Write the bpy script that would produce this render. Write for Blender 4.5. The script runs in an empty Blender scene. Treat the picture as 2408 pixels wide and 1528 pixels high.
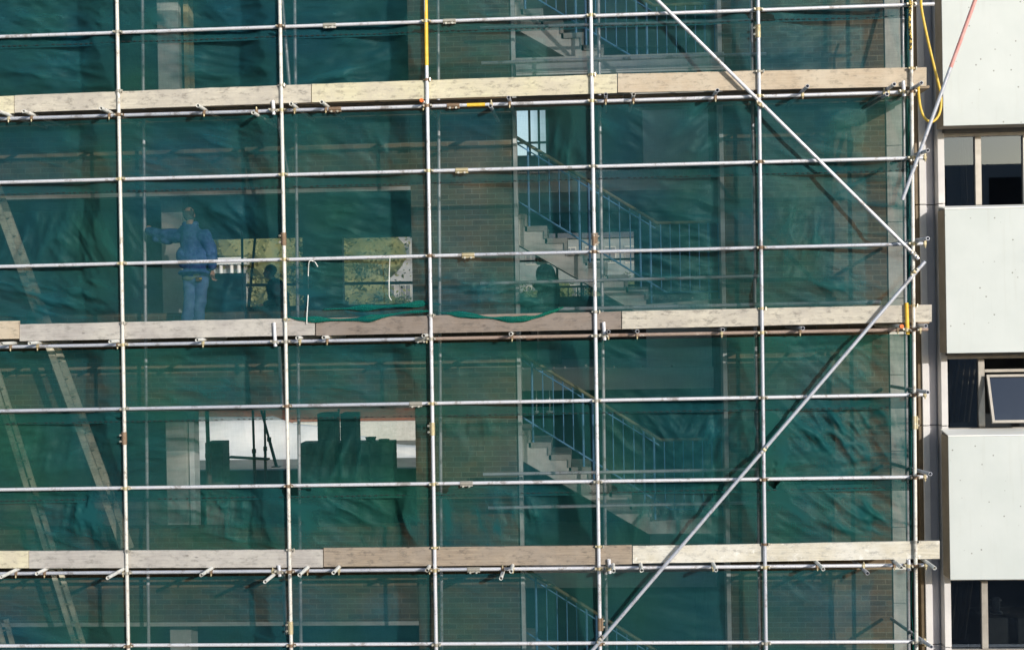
import bpy, bmesh, math, random
import numpy as np
from mathutils import Vector, Matrix
sc = bpy.context.scene
COL = sc.collection
rnd = random.Random(7)

# ---------------------------------------------------------------- camera, sky, sun, exposure
CAM = Vector((0.0, -17.0, 10.0))
YAW, PIT, ROLL = map(math.radians, (3.289, -0.568, -1.057))
RC = Matrix.Rotation(YAW, 3, 'Z') @ Matrix.Rotation(math.pi/2 + PIT, 3, 'X') @ Matrix.Rotation(ROLL, 3, 'Z')
cam = bpy.data.objects.new('camera', bpy.data.cameras.new('camera'))
COL.objects.link(cam)
cam.data.lens, cam.data.sensor_width, cam.data.clip_end = 45.0, 36.0, 3000.0
cam.matrix_world = Matrix.Translation(CAM) @ RC.to_4x4()
sc.camera = cam

SUN = Vector((0.70, -1.0, 0.34)).normalized()
world = bpy.data.worlds.new("World")
sc.world = world
world.use_nodes = True
wn = world.node_tree
sky = wn.nodes.new('ShaderNodeTexSky')
sky.sky_type = 'NISHITA'
sky.sun_disc = False
sky.sun_elevation = math.asin(SUN.z)
sky.sun_rotation = math.atan2(SUN.x, SUN.y)
wn.links.new(sky.outputs[0], wn.nodes['Background'].inputs[0])
wn.nodes['Background'].inputs[1].default_value = 0.15
sl = bpy.data.lights.new('sun', 'SUN')
sl.energy, sl.angle, sl.color = 3.3, math.radians(0.5), (1.0, 0.96, 0.90)
so = bpy.data.objects.new('sun', sl)
COL.objects.link(so)
so.rotation_euler = SUN.to_track_quat('Z', 'Y').to_euler()
sc.view_settings.view_transform = 'Standard'
sc.view_settings.look = 'None'
sc.view_settings.gamma = 1.0
sc.view_settings.exposure = 0.26
sc.render.engine = 'CYCLES'
sc.cycles.max_bounces = 6
sc.cycles.transparent_max_bounces = 24

F = 3010.0
def P(px, py, Y):
    """world point at depth Y on the sight line of a point measured in the photograph (2408 px wide)"""
    d = RC @ Vector(((px-1204.0)/F, -(py-764.0)/F, -1.0))
    return CAM + d*((Y-CAM.y)/d.y)

# ---------------------------------------------------------------- object helpers
ORG = {}
def tag(o, label=None, cat=None, group=None, kind=None):
    for k, v in (('label', label), ('category', cat), ('group', group), ('kind', kind)):
        if v: o[k] = v
    return o
def empty(name, loc):
    o = bpy.data.objects.new(name, None)
    o.location = loc
    o.empty_display_size = 0.2
    COL.objects.link(o)
    ORG[o.name] = Vector(loc)
    return o
def link(name, me, mats, parent=None, smooth=None):
    """me holds world coordinates: put the origin at the base (or at the parent) and link it as one object"""
    n = len(me.vertices)
    co = np.empty(n*3, dtype=np.float32); me.vertices.foreach_get('co', co); co = co.reshape(-1, 3)
    if parent is None:
        lo, hi = co.min(0), co.max(0)
        org = Vector(((lo[0]+hi[0])/2, (lo[1]+hi[1])/2, lo[2]))
    else:
        org = ORG[parent.name]
    co = co - np.array(org, dtype=np.float32)
    me.vertices.foreach_set('co', co.ravel())
    me.update()
    for m in (mats if isinstance(mats, (list, tuple)) else [mats]):
        me.materials.append(m)
    if smooth is not None:
        me.shade_smooth()
        if smooth < 180: me.set_sharp_from_angle(angle=math.radians(smooth))
    o = bpy.data.objects.new(name, me)
    COL.objects.link(o)
    ORG[o.name] = org
    if parent is None: o.location = org
    else: o.parent = parent
    return o
def obj(name, bm, mats, parent=None, smooth=None):
    bmesh.ops.recalc_face_normals(bm, faces=bm.faces)
    me = bpy.data.meshes.new(name)
    bm.to_mesh(me); bm.free()
    return link(name, me, mats, parent, smooth)
def copy_tree(o, parent=None):
    c = o.copy(); COL.objects.link(c)
    ORG[c.name] = ORG[o.name]
    if parent: c.parent = parent
    for ch in [x for x in KIDS.get(o.name, [])]: copy_tree(ch, c)
    return c
KIDS = {}
def kid(o):
    KIDS.setdefault(o.parent.name, []).append(o); return o

def box(bm, lo, hi, bevel=0.0, mat=0):
    x0, y0, z0 = lo; x1, y1, z1 = hi
    v = [bm.verts.new(p) for p in ((x0,y0,z0),(x1,y0,z0),(x1,y1,z0),(x0,y1,z0),(x0,y0,z1),(x1,y0,z1),(x1,y1,z1),(x0,y1,z1))]
    fs = [bm.faces.new([v[i] for i in q]) for q in ((0,1,5,4),(1,2,6,5),(2,3,7,6),(3,0,4,7),(4,5,6,7),(3,2,1,0))]
    for f in fs: f.material_index = mat
    if bevel:
        es = {e for f in fs for e in f.edges}
        bmesh.ops.bevel(bm, geom=list(es), offset=bevel, segments=1, affect='EDGES')
def frame_of(d):
    d = d.normalized()
    a = Vector((0,0,1)) if abs(d.z) < 0.9 else Vector((1,0,0))
    u = d.cross(a).normalized()
    return u, d.cross(u).normalized()
def tube(bm, a, b, r=0.02415, sides=14, wall=0.004, mat=0):
    """hollow steel tube"""
    a, b = Vector(a), Vector(b); u, w = frame_of(b-a)
    rings = []
    for c, rr in ((a, r), (b, r), (b, r-wall), (a, r-wall)):
        rings.append([bm.verts.new(c + (u*math.cos(t)+w*math.sin(t))*rr) for t in [2*math.pi*k/sides for k in range(sides)]])
    for i in range(4):
        A, B = rings[i], rings[(i+1) % 4]
        for k in range(sides):
            f = bm.faces.new((A[k], A[(k+1) % sides], B[(k+1) % sides], B[k])); f.material_index = mat
def rod(bm, a, b, r, r2=None, sides=10, mat=0):
    a, b = Vector(a), Vector(b); u, w = frame_of(b-a); r2 = r if r2 is None else r2
    A = [bm.verts.new(a + (u*math.cos(2*math.pi*k/sides)+w*math.sin(2*math.pi*k/sides))*r) for k in range(sides)]
    B = [bm.verts.new(b + (u*math.cos(2*math.pi*k/sides)+w*math.sin(2*math.pi*k/sides))*r2) for k in range(sides)]
    for k in range(sides):
        bm.faces.new((A[k], A[(k+1) % sides], B[(k+1) % sides], B[k])).material_index = mat
    bm.faces.new(A[::-1]).material_index = mat; bm.faces.new(B).material_index = mat
def bar(bm, a, b, w, d, mat=0):
    """rectangular bar from a to b, w across (perpendicular in the wall plane), d deep (along y)"""
    a, b = Vector(a), Vector(b); t = (b-a).normalized(); y = Vector((0,1,0))
    u = t.cross(y).normalized(); y = u.cross(t).normalized()
    v = [bm.verts.new(c + u*s*w/2 + y*q*d/2) for c in (a, b) for s, q in ((-1,-1),(1,-1),(1,1),(-1,1))]
    for q in ((0,1,5,4),(1,2,6,5),(2,3,7,6),(3,0,4,7),(4,5,6,7),(3,2,1,0)):
        bm.faces.new([v[i] for i in q]).material_index = mat
def sweep(bm, pts, r, sides=8, mat=0):
    pts = [Vector(p) for p in pts]; n = len(pts)
    rr = r if isinstance(r, (list, tuple)) else [r]*n
    prev = None; rings = []
    for i, p in enumerate(pts):
        t = (pts[min(i+1, n-1)]-pts[max(i-1, 0)]).normalized()
        if prev is None: u, w = frame_of(t)
        else:
            u = (prev - t*prev.dot(t)).normalized(); w = t.cross(u)
        prev = u
        rings.append([bm.verts.new(p+(u*math.cos(2*math.pi*k/sides)+w*math.sin(2*math.pi*k/sides))*rr[i]) for k in range(sides)])
    for A, B in zip(rings, rings[1:]):
        for k in range(sides):
            bm.faces.new((A[k], A[(k+1) % sides], B[(k+1) % sides], B[k])).material_index = mat
    bm.faces.new(rings[0][::-1]).material_index = mat; bm.faces.new(rings[-1]).material_index = mat
def spline(pts, n=10):
    """Catmull-Rom through pts"""
    pts = [Vector(p) for p in pts]; out = []
    q = [pts[0]*2-pts[1]] + pts + [pts[-1]*2-pts[-2]]
    for i in range(1, len(q)-2):
        for k in range(n):
            t = k/n
            out.append(0.5*((2*q[i]) + (q[i+1]-q[i-1])*t + (2*q[i-1]-5*q[i]+4*q[i+1]-q[i+2])*t*t + (3*q[i]-q[i-1]-3*q[i+1]+q[i+2])*t**3))
    return out + [pts[-1]]
def prism(bm, poly, y0, y1, mat=0):
    """polygon in x,z extruded from y0 to y1"""
    A = [bm.verts.new((x, y0, z)) for x, z in poly]; B = [bm.verts.new((x, y1, z)) for x, z in poly]
    n = len(poly)
    for k in range(n): bm.faces.new((A[k], A[(k+1) % n], B[(k+1) % n], B[k])).material_index = mat
    bm.faces.new(A[::-1]).material_index = mat; bm.faces.new(B).material_index = mat

# ---------------------------------------------------------------- materials
def material(name, rough=0.8, metal=0.0):
    m = bpy.data.materials.new(name); m.use_nodes = True
    nt = m.node_tree; b = nt.nodes['Principled BSDF']
    b.inputs['Roughness'].default_value = rough; b.inputs['Metallic'].default_value = metal
    return m, nt, b
def node(nt, kind, **kw):
    n = nt.nodes.new(kind)
    for k, v in kw.items():
        if k in n.inputs: n.inputs[k].default_value = v
        else: setattr(n, k, v)
    return n
def coords(nt, scale=(1,1,1), world=False):
    mp = nt.nodes.new('ShaderNodeMapping'); mp.inputs['Scale'].default_value = scale
    if world: g = nt.nodes.new('ShaderNodeNewGeometry'); nt.links.new(g.outputs['Position'], mp.inputs[0])
    else: g = nt.nodes.new('ShaderNodeTexCoord'); nt.links.new(g.outputs['Object'], mp.inputs[0])
    return mp.outputs[0]
def noise(nt, vec, scale, detail=4.0, rough=0.6):
    n = node(nt, 'ShaderNodeTexNoise', Scale=scale, Detail=detail, Roughness=rough)
    nt.links.new(vec, n.inputs['Vector']); return n.outputs[0]
def ramp(nt, fac, stops):
    r = nt.nodes.new('ShaderNodeValToRGB'); e = r.color_ramp.elements
    while len(e) < len(stops): e.new(0.5)
    for i, (p, c) in enumerate(stops):
        e[i].position = p; e[i].color = (*c, 1) if len(c) == 3 else c
    nt.links.new(fac, r.inputs[0]); return r.outputs[0]
def mixc(nt, fac, a, b, mode='MIX'):
    n = nt.nodes.new('ShaderNodeMix'); n.data_type = 'RGBA'; n.blend_type = mode
    for s, v in ((0, fac), (6, a), (7, b)):
        if hasattr(v, 'is_linked'): nt.links.new(v, n.inputs[s])
        else: n.inputs[s].default_value = v if s == 0 else (*v, 1)
    return n.outputs[2]
def bump(nt, h, b, strength=0.3, dist=0.01):
    n = node(nt, 'ShaderNodeBump', Strength=strength, Distance=dist)
    nt.links.new(h, n.inputs['Height']); nt.links.new(n.outputs[0], b.inputs['Normal'])

def mottled(name, c1, c2, scale=6.0, rough=0.85, metal=0.0, bumps=0.2, world=True, stretch=(1,1,1), dist=0.004):
    m, nt, b = material(name, rough, metal)
    v = coords(nt, stretch, world)
    n = noise(nt, v, scale, 6.0)
    nt.links.new(ramp(nt, n, [(0.33, c1), (0.67, c2)]), b.inputs['Base Color'])
    if bumps: bump(nt, n, b, bumps, dist)
    return m
def steel(name, base, dirt, amount=0.45, metal=0.55, rough=0.38):
    m, nt, b = material(name, rough, metal)
    v = coords(nt, (1,1,1), True)
    n1 = noise(nt, v, 9.0, 8.0, 0.7); n2 = noise(nt, v, 60.0, 3.0)
    c = ramp(nt, n1, [(amount-0.12, base), (amount+0.22, tuple(x*0.82 for x in base)), (min(.97, amount+0.34), dirt)])
    c = mixc(nt, ramp(nt, n2, [(0.60, (0,0,0)), (0.74, (0.7,0.7,0.7))]), c, tuple(x*0.45 for x in base))
    n3 = noise(nt, coords(nt, (1,1,1), True), 3.2, 9.0, 0.8)
    c = mixc(nt, ramp(nt, n3, [(0.54, (0,0,0)), (0.60, (0.65,)*3)]), c, tuple(x*0.62+.02 for x in dirt))      # grime
    c = mixc(nt, ramp(nt, n3, [(0.36, (0.8,)*3), (0.41, (0,0,0))]), c, (0.66,0.64,0.58))                      # mortar splashes
    nt.links.new(c, b.inputs['Base Color'])
    nt.links.new(ramp(nt, n1, [(0.3, (rough-.08,)*3), (0.75, (rough+.25,)*3)]), b.inputs['Roughness'])
    bump(nt, n2, b, 0.08, 0.002)
    return m
def timber(name, light, dark, stain, knots=0.5, splash=None):
    m, nt, b = material(name, 0.9)
    v = coords(nt, (1,1,1), True)
    g = coords(nt, (0.8, 8.0, 26.0), True)
    grain = noise(nt, g, 3.0, 7.0, 0.7)
    blot = noise(nt, v, 1.7, 5.0, 0.65)
    fine = noise(nt, coords(nt, (6,20,40), True), 6.0, 4.0)
    c = ramp(nt, grain, [(0.34, dark), (0.60, light)])
    c = mixc(nt, ramp(nt, blot, [(0.40, (0,0,0)), (0.62, (0.9,)*3)]), c, stain)
    dirt = noise(nt, coords(nt, (1,1,2.4), True), 7.0, 7.0, 0.75)
    c = mixc(nt, ramp(nt, dirt, [(0.52, (0,0,0)), (0.64, (0.75,)*3)]), c, tuple(x*0.48 for x in stain))
    pale_ = noise(nt, coords(nt, (1,1,1.6), True), 2.4, 6.0, 0.7)
    c = mixc(nt, ramp(nt, pale_, [(0.55, (0,0,0)), (0.70, (0.45,)*3)]), c, tuple(min(.8, x*1.18+.03) for x in light))
    vo = node(nt, 'ShaderNodeTexVoronoi', Scale=2.6); nt.links.new(coords(nt, (1.0, 1.0, 2.2), True), vo.inputs['Vector'])
    c = mixc(nt, ramp(nt, vo.outputs['Distance'], [(0.035, (knots,)*3), (0.085, (0,0,0))]), c, tuple(x*0.4 for x in dark))
    c = mixc(nt, ramp(nt, fine, [(0.60, (0,0,0)), (0.72, (0.5,)*3)]), c, tuple(x*0.55 for x in dark))
    if splash:
        sp = noise(nt, v, 5.0, 8.0, 0.75)
        c = mixc(nt, ramp(nt, sp, [(0.55, (0,0,0)), (0.63, (0.85,)*3)]), c, splash)
    nt.links.new(c, b.inputs['Base Color'])
    bump(nt, grain, b, 0.35, 0.006)
    return m
def bricks(name, c1, c2, mortar):
    m, nt, b = material(name, 0.92)
    g = nt.nodes.new('ShaderNodeNewGeometry'); s = nt.nodes.new('ShaderNodeSeparateXYZ'); cb = nt.nodes.new('ShaderNodeCombineXYZ')
    ad = nt.nodes.new('ShaderNodeMath'); nt.links.new(g.outputs['Position'], s.inputs[0])
    nt.links.new(s.outputs[0], ad.inputs[0]); nt.links.new(s.outputs[1], ad.inputs[1])
    nt.links.new(ad.outputs[0], cb.inputs[0]); nt.links.new(s.outputs[2], cb.inputs[1])
    br = node(nt, 'ShaderNodeTexBrick', Color1=(*c1, 1), Color2=(*c2, 1), Mortar=(*mortar, 1), Scale=1.0)
    br.inputs['Brick Width'].default_value = 0.225; br.inputs['Row Height'].default_value = 0.075
    br.inputs['Mortar Size'].default_value = 0.006; br.inputs['Mortar Smooth'].default_value = 0.25; br.inputs['Bias'].default_value = -0.1
    nt.links.new(cb.outputs[0], br.inputs['Vector'])
    n = noise(nt, coords(nt, (1,1,1), True), 3.0, 6.0)
    c = mixc(nt, ramp(nt, n, [(0.35, (0,0,0)), (0.7, (0.5,)*3)]), br.outputs['Color'], tuple(x*0.6 for x in c2))
    nt.links.new(c, b.inputs['Base Color'])
    bump(nt, br.outputs['Fac'], b, -0.5, 0.006)
    return m
def net_material(name, dense=0.0, thread=(0.012, 0.086, 0.100)):
    m = bpy.data.materials.new(name); m.use_nodes = True
    nt = m.node_tree; nt.nodes.clear()
    out = nt.nodes.new('ShaderNodeOutputMaterial')
    v = coords(nt, (1,1,1), True)
    n1 = noise(nt, v, 0.55, 3.0); n2 = noise(nt, v, 7.0, 5.0)
    weave = noise(nt, coords(nt, (2,2,26), True), 3.0, 3.0)
    weft = noise(nt, coords(nt, (26,2,2), True), 3.0, 3.0)
    col = ramp(nt, n1, [(0.36, (thread[0], thread[1]*0.92, thread[2]*1.06)), (0.66, (thread[0]*1.6, thread[1]*1.12, thread[2]*0.80))])
    df = nt.nodes.new('ShaderNodeBsdfDiffuse'); tl = nt.nodes.new('ShaderNodeBsdfTranslucent')
    gl = node(nt, 'ShaderNodeBsdfGlossy', Roughness=0.45); gl.inputs['Color'].default_value = (0.55, 0.8, 0.75, 1)
    nt.links.new(col, df.inputs[0]); nt.links.new(col, tl.inputs[0])
    th = node(nt, 'ShaderNodeMixShader', Fac=0.28); nt.links.new(df.outputs[0], th.inputs[1]); nt.links.new(tl.outputs[0], th.inputs[2])
    t2 = node(nt, 'ShaderNodeMixShader', Fac=0.006); nt.links.new(th.outputs[0], t2.inputs[1]); nt.links.new(gl.outputs[0], t2.inputs[2])
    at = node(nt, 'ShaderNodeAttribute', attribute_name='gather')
    def math_(op, a, b, clamp=False):
        k = nt.nodes.new('ShaderNodeMath'); k.operation = op; k.use_clamp = clamp
        for i, x in enumerate((a, b)):
            if hasattr(x, 'is_linked'): nt.links.new(x, k.inputs[i])
            else: k.inputs[i].default_value = x
        return k.outputs[0]
    f = math_('ADD', math_('MULTIPLY', n2, 0.10), math_('MULTIPLY', math_('ADD', weave, weft), 0.13))
    f = math_('ADD', f, math_('MULTIPLY', n1, 0.12))
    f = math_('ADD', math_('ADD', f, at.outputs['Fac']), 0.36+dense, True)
    tr = nt.nodes.new('ShaderNodeBsdfTransparent')
    mx = nt.nodes.new('ShaderNodeMixShader')
    nt.links.new(f, mx.inputs[0]); nt.links.new(tr.outputs[0], mx.inputs[1]); nt.links.new(t2.outputs[0], mx.inputs[2])
    nt.links.new(mx.outputs[0], out.inputs[0])
    return m
def glass(name, tint, refl):
    m = bpy.data.materials.new(name); m.use_nodes = True
    nt = m.node_tree; nt.nodes.clear()
    out = nt.nodes.new('ShaderNodeOutputMaterial')
    tr = nt.nodes.new('ShaderNodeBsdfTransparent'); tr.inputs[0].default_value = (*tint, 1)
    gl = node(nt, 'ShaderNodeBsdfGlossy', Roughness=0.01); gl.inputs['Color'].default_value = (0.62, 0.72, 0.88, 1)
    fr = node(nt, 'ShaderNodeFresnel', IOR=1.5)
    ad = node(nt, 'ShaderNodeMath', operation='ADD'); ad.inputs[1].default_value = refl
    nt.links.new(fr.outputs[0], ad.inputs[0])
    mx = nt.nodes.new('ShaderNodeMixShader')
    nt.links.new(ad.outputs[0], mx.inputs[0]); nt.links.new(tr.outputs[0], mx.inputs[1]); nt.links.new(gl.outputs[0], mx.inputs[2])
    nt.links.new(mx.outputs[0], out.inputs[0])
    return m

M = dict(
    galv=steel('galvanised_tube', (0.76,0.76,0.80), (0.34,0.28,0.22), 0.44, 0.3),
    galv_dull=steel('dull_grey_tube', (0.58,0.60,0.66), (0.30,0.26,0.24), 0.44, 0.35, 0.42),
    galv_spatter=steel('mortar_spattered_tube', (0.78,0.76,0.70), (0.33,0.26,0.18), 0.37, 0.25, 0.5),
    rusty=steel('rusty_tube', (0.36,0.27,0.22), (0.22,0.10,0.05), 0.5, 0.2, 0.65),
    pinkish=steel('pink_stained_tube', (0.62,0.45,0.45), (0.45,0.22,0.22), 0.5, 0.3, 0.5),
    stub=steel('white_weathered_tube', (0.84,0.84,0.80), (0.46,0.40,0.32), 0.5, 0.05, 0.55),
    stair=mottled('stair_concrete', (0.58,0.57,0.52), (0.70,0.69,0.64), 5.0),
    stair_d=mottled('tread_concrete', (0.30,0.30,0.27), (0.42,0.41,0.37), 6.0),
    clamp=steel('zinc_coupler', (0.56,0.48,0.30), (0.32,0.19,0.08), 0.45, 0.4, 0.5),
    clamp_rust=steel('rusty_coupler', (0.25,0.17,0.11), (0.15,0.08,0.045), 0.5, 0.25, 0.65),
    clamp_grey=steel('grey_coupler', (0.40,0.38,0.33), (0.25,0.16,0.09), 0.5, 0.4, 0.55),
    bolt=steel('bright_bolt', (0.70,0.66,0.56), (0.40,0.30,0.18), 0.5, 0.6, 0.35),
    yellow=mottled('yellow_paint', (0.75,0.44,0.02), (0.85,0.55,0.08), 14, 0.5),
    orange=mottled('orange_paint', (0.80,0.14,0.02), (0.85,0.20,0.04), 14, 0.5),
    cream=timber('cream_board', (0.64,0.60,0.43), (0.52,0.47,0.32), (0.52,0.47,0.37), 0.5),
    pale=timber('pale_board', (0.58,0.54,0.45), (0.44,0.40,0.33), (0.42,0.385,0.335), 0.6),
    tan=timber('tan_board', (0.51,0.42,0.31), (0.41,0.325,0.235), (0.53,0.46,0.36), 0.9),
    greyboard=timber('grey_board', (0.42,0.395,0.37), (0.30,0.275,0.255), (0.50,0.475,0.43), 0.6),
    brownboard=timber('brown_board', (0.25,0.205,0.17), (0.17,0.135,0.11), (0.24,0.205,0.18), 0.6),
    brown2=timber('split_brown_board', (0.37,0.30,0.225), (0.21,0.165,0.125), (0.29,0.245,0.20), 0.9),
    plaster=timber('plaster_splashed_board', (0.62,0.58,0.48), (0.46,0.42,0.33), (0.66,0.64,0.58), 0.25, (0.76,0.74,0.68)),
    deck=timber('deck_board', (0.36,0.28,0.20), (0.24,0.18,0.12), (0.30,0.24,0.19), 0.5),
    ladderwood=timber('ladder_timber', (0.74,0.68,0.50), (0.58,0.51,0.37), (0.66,0.61,0.47), 0.3),
    brick=bricks('brown_brick', (0.205,0.135,0.070), (0.105,0.078,0.050), (0.27,0.225,0.155)),
    brick_far=bricks('red_brick', (0.34,0.12,0.07), (0.26,0.10,0.06), (0.30,0.24,0.2)),
    concrete=mottled('pale_concrete', (0.50,0.50,0.45), (0.62,0.61,0.56), 4.0),
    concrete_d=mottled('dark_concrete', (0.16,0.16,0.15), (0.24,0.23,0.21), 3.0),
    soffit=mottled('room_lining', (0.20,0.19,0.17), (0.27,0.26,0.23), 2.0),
    whitewall=mottled('white_painted_wall', (0.74,0.76,0.76), (0.80,0.81,0.80), 2.5, bumps=0.05),
    jamb=mottled('white_jamb', (0.58,0.60,0.58), (0.70,0.71,0.68), 8.0, bumps=0.05),
    timber_trim=timber('yellow_timber', (0.52,0.42,0.20), (0.40,0.31,0.15), (0.46,0.38,0.2), 0.3),
    blue=mottled('blue_painted_steel', (0.11,0.28,0.52), (0.16,0.35,0.58), 20, 0.5),
    handrail=mottled('olive_handrail', (0.17,0.16,0.08), (0.24,0.22,0.12), 20, 0.6),
    panel_edge=mottled('brown_panel_edge', (0.30,0.25,0.19), (0.37,0.31,0.24), 5.0),
    panel_top=mottled('white_panel_top', (0.78,0.79,0.76), (0.84,0.84,0.80), 4.0, 0.6, bumps=0.03),
    pilaster=mottled('lavender_render', (0.46,0.44,0.46), (0.54,0.52,0.53), 3.0),
    pilaster_l=mottled('light_render', (0.56,0.54,0.53), (0.66,0.64,0.62), 3.0),
    gap_strip=mottled('brown_gap_strip', (0.10,0.07,0.04), (0.15,0.11,0.06), 6.0, 0.5, 0.3),
    frame=mottled('aluminium_frame', (0.30,0.275,0.235), (0.38,0.35,0.31), 8.0, 0.45, 0.3, bumps=0.05),
    frame_dk=mottled('weathered_frame', (0.20,0.17,0.14), (0.30,0.26,0.22), 8.0, 0.6, bumps=0.05),
    glass=glass('window_glass', (0.50,0.53,0.55), 0.07),
    curtain=mottled('beige_curtain', (0.32,0.26,0.19), (0.42,0.35,0.26), 5.0, stretch=(8,8,0.6)),
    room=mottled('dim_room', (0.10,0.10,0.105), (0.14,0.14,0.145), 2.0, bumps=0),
    net=net_material('green_netting'),
    net_green=net_material('green_tinged_netting', 0.0, (0.012, 0.093, 0.094)),
    net_dense=net_material('gathered_netting', 0.15, (0.008, 0.17, 0.140)),
    net_fold=net_material('folded_netting', 0.22, (0.012, 0.26, 0.21)),
    seam=mottled('black_cord', (0.012,0.014,0.014), (0.02,0.025,0.025), 20),
    string=mottled('white_cord', (0.66,0.66,0.62), (0.76,0.76,0.72), 20),
    hose=mottled('yellow_hose', (0.66,0.42,0.03), (0.76,0.52,0.08), 14, 0.45),
    block=mottled('grey_block', (0.20,0.19,0.17), (0.30,0.28,0.25), 7.0),
    rubble=mottled('pale_rubble', (0.50,0.50,0.47), (0.66,0.66,0.62), 20),
    denim_j=mottled('denim_jacket', (0.022,0.07,0.25), (0.115,0.21,0.50), 9, bumps=0.5, dist=0.012),
    denim=mottled('faded_jeans', (0.085,0.165,0.37), (0.15,0.25,0.47), 9, bumps=0.5, dist=0.012),
    skin=mottled('skin', (0.50,0.27,0.17), (0.58,0.33,0.22), 12, 0.55, bumps=0.05),
    hair=mottled('grey_brown_hair', (0.05,0.04,0.03), (0.10,0.08,0.065), 30, bumps=0.4),
    leather=mottled('brown_leather', (0.10,0.06,0.03), (0.16,0.10,0.05), 12, 0.6),
    shirt=mottled('grey_green_shirt', (0.16,0.22,0.18), (0.24,0.30,0.25), 10, bumps=0.4, dist=0.01),
    redpaint=mottled('faded_red_paint', (0.62,0.25,0.22), (0.70,0.38,0.35), 9, 0.5),
    tarp=mottled('dark_tarpaulin', (0.02,0.05,0.045), (0.035,0.075,0.065), 5, 0.5, bumps=0.5, dist=0.02),
    darkcloth=mottled('dark_clothing', (0.018,0.022,0.024), (0.03,0.036,0.038), 10, bumps=0.4, dist=0.01),
    sweater=mottled('grey_sweater', (0.05,0.06,0.06), (0.08,0.09,0.09), 10, bumps=0.4, dist=0.01),
    ground=mottled('site_ground', (0.20,0.18,0.15), (0.30,0.27,0.23), 0.5),
    bank=mottled('pale_sand', (0.88,0.86,0.80), (0.93,0.92,0.87), 0.8, dist=0.05),
    bark=mottled('bark', (0.10,0.08,0.05), (0.16,0.12,0.08), 5),
    farwall=mottled('far_grey_render', (0.40,0.41,0.42), (0.48,0.48,0.48), 0.6),
    farwhite=mottled('far_white_paint', (0.78,0.79,0.78), (0.84,0.84,0.82), 0.6),
    farwall_d=mottled('far_dull_render', (0.24,0.27,0.27), (0.30,0.33,0.33), 0.6),
    slate=mottled('slate_roof', (0.10,0.10,0.11), (0.15,0.15,0.16), 2),
    farpane=mottled('far_window_pane', (0.16,0.17,0.18), (0.22,0.23,0.24), 2, bumps=0),
    dark=mottled('dark_opening', (0.02,0.022,0.025), (0.03,0.032,0.036), 2, bumps=0),
)
def panel_material():
    m, nt, b = material('white_panel', 0.6)
    v = coords(nt, (1,1,1), True)
    c = ramp(nt, noise(nt, v, 1.1, 6.0), [(0.35, (0.49,0.53,0.515)), (0.65, (0.545,0.58,0.565))])
    run = noise(nt, coords(nt, (7,7,0.35), True), 2.0, 5.0, 0.7)          # rain streaks
    c = mixc(nt, ramp(nt, run, [(0.56, (0,0,0)), (0.78, (0.30,)*3)]), c, (0.40,0.41,0.37))
    sp = node(nt, 'ShaderNodeTexVoronoi', Scale=7.0); nt.links.new(v, sp.inputs['Vector'])
    c = mixc(nt, ramp(nt, sp.outputs['Distance'], [(0.05, (0.85,)*3), (0.10, (0,0,0))]), c, (0.14,0.14,0.12))   # grit and pitting
    nt.links.new(c, b.inputs['Base Color']); bump(nt, run, b, 0.05, 0.004)
    return m
M['panel'] = panel_material()
def leaf_material(name, a, b):
    m, nt, s = material(name, 0.7)
    n = noise(nt, coords(nt, (1,1,1), True), 0.35, 5.0)
    c = ramp(nt, n, [(0.35, a), (0.65, b)]); nt.links.new(c, s.inputs['Base Color'])
    tl = nt.nodes.new('ShaderNodeBsdfTranslucent'); nt.links.new(c, tl.inputs[0]); mx = node(nt, 'ShaderNodeMixShader', Fac=0.45)
    nt.links.new(s.outputs[0], mx.inputs[1]); nt.links.new(tl.outputs[0], mx.inputs[2]); nt.links.new(mx.outputs[0], nt.nodes['Material Output'].inputs[0])
    return m
M['leaf_y'] = leaf_material('yellowing_leaves', (0.27,0.32,0.14), (0.42,0.42,0.20))
M['leaf_g'] = leaf_material('green_leaves', (0.20,0.27,0.12), (0.31,0.36,0.17))

# ---------------------------------------------------------------- ground and the building under the scaffold
bm = bmesh.new(); s = 1500
bm.faces.new([bm.verts.new(p) for p in ((-s,-s,0),(s,-s,0),(s,s,0),(-s,s,0))])
tag(obj('ground', bm, M['ground']), kind='structure')

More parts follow.
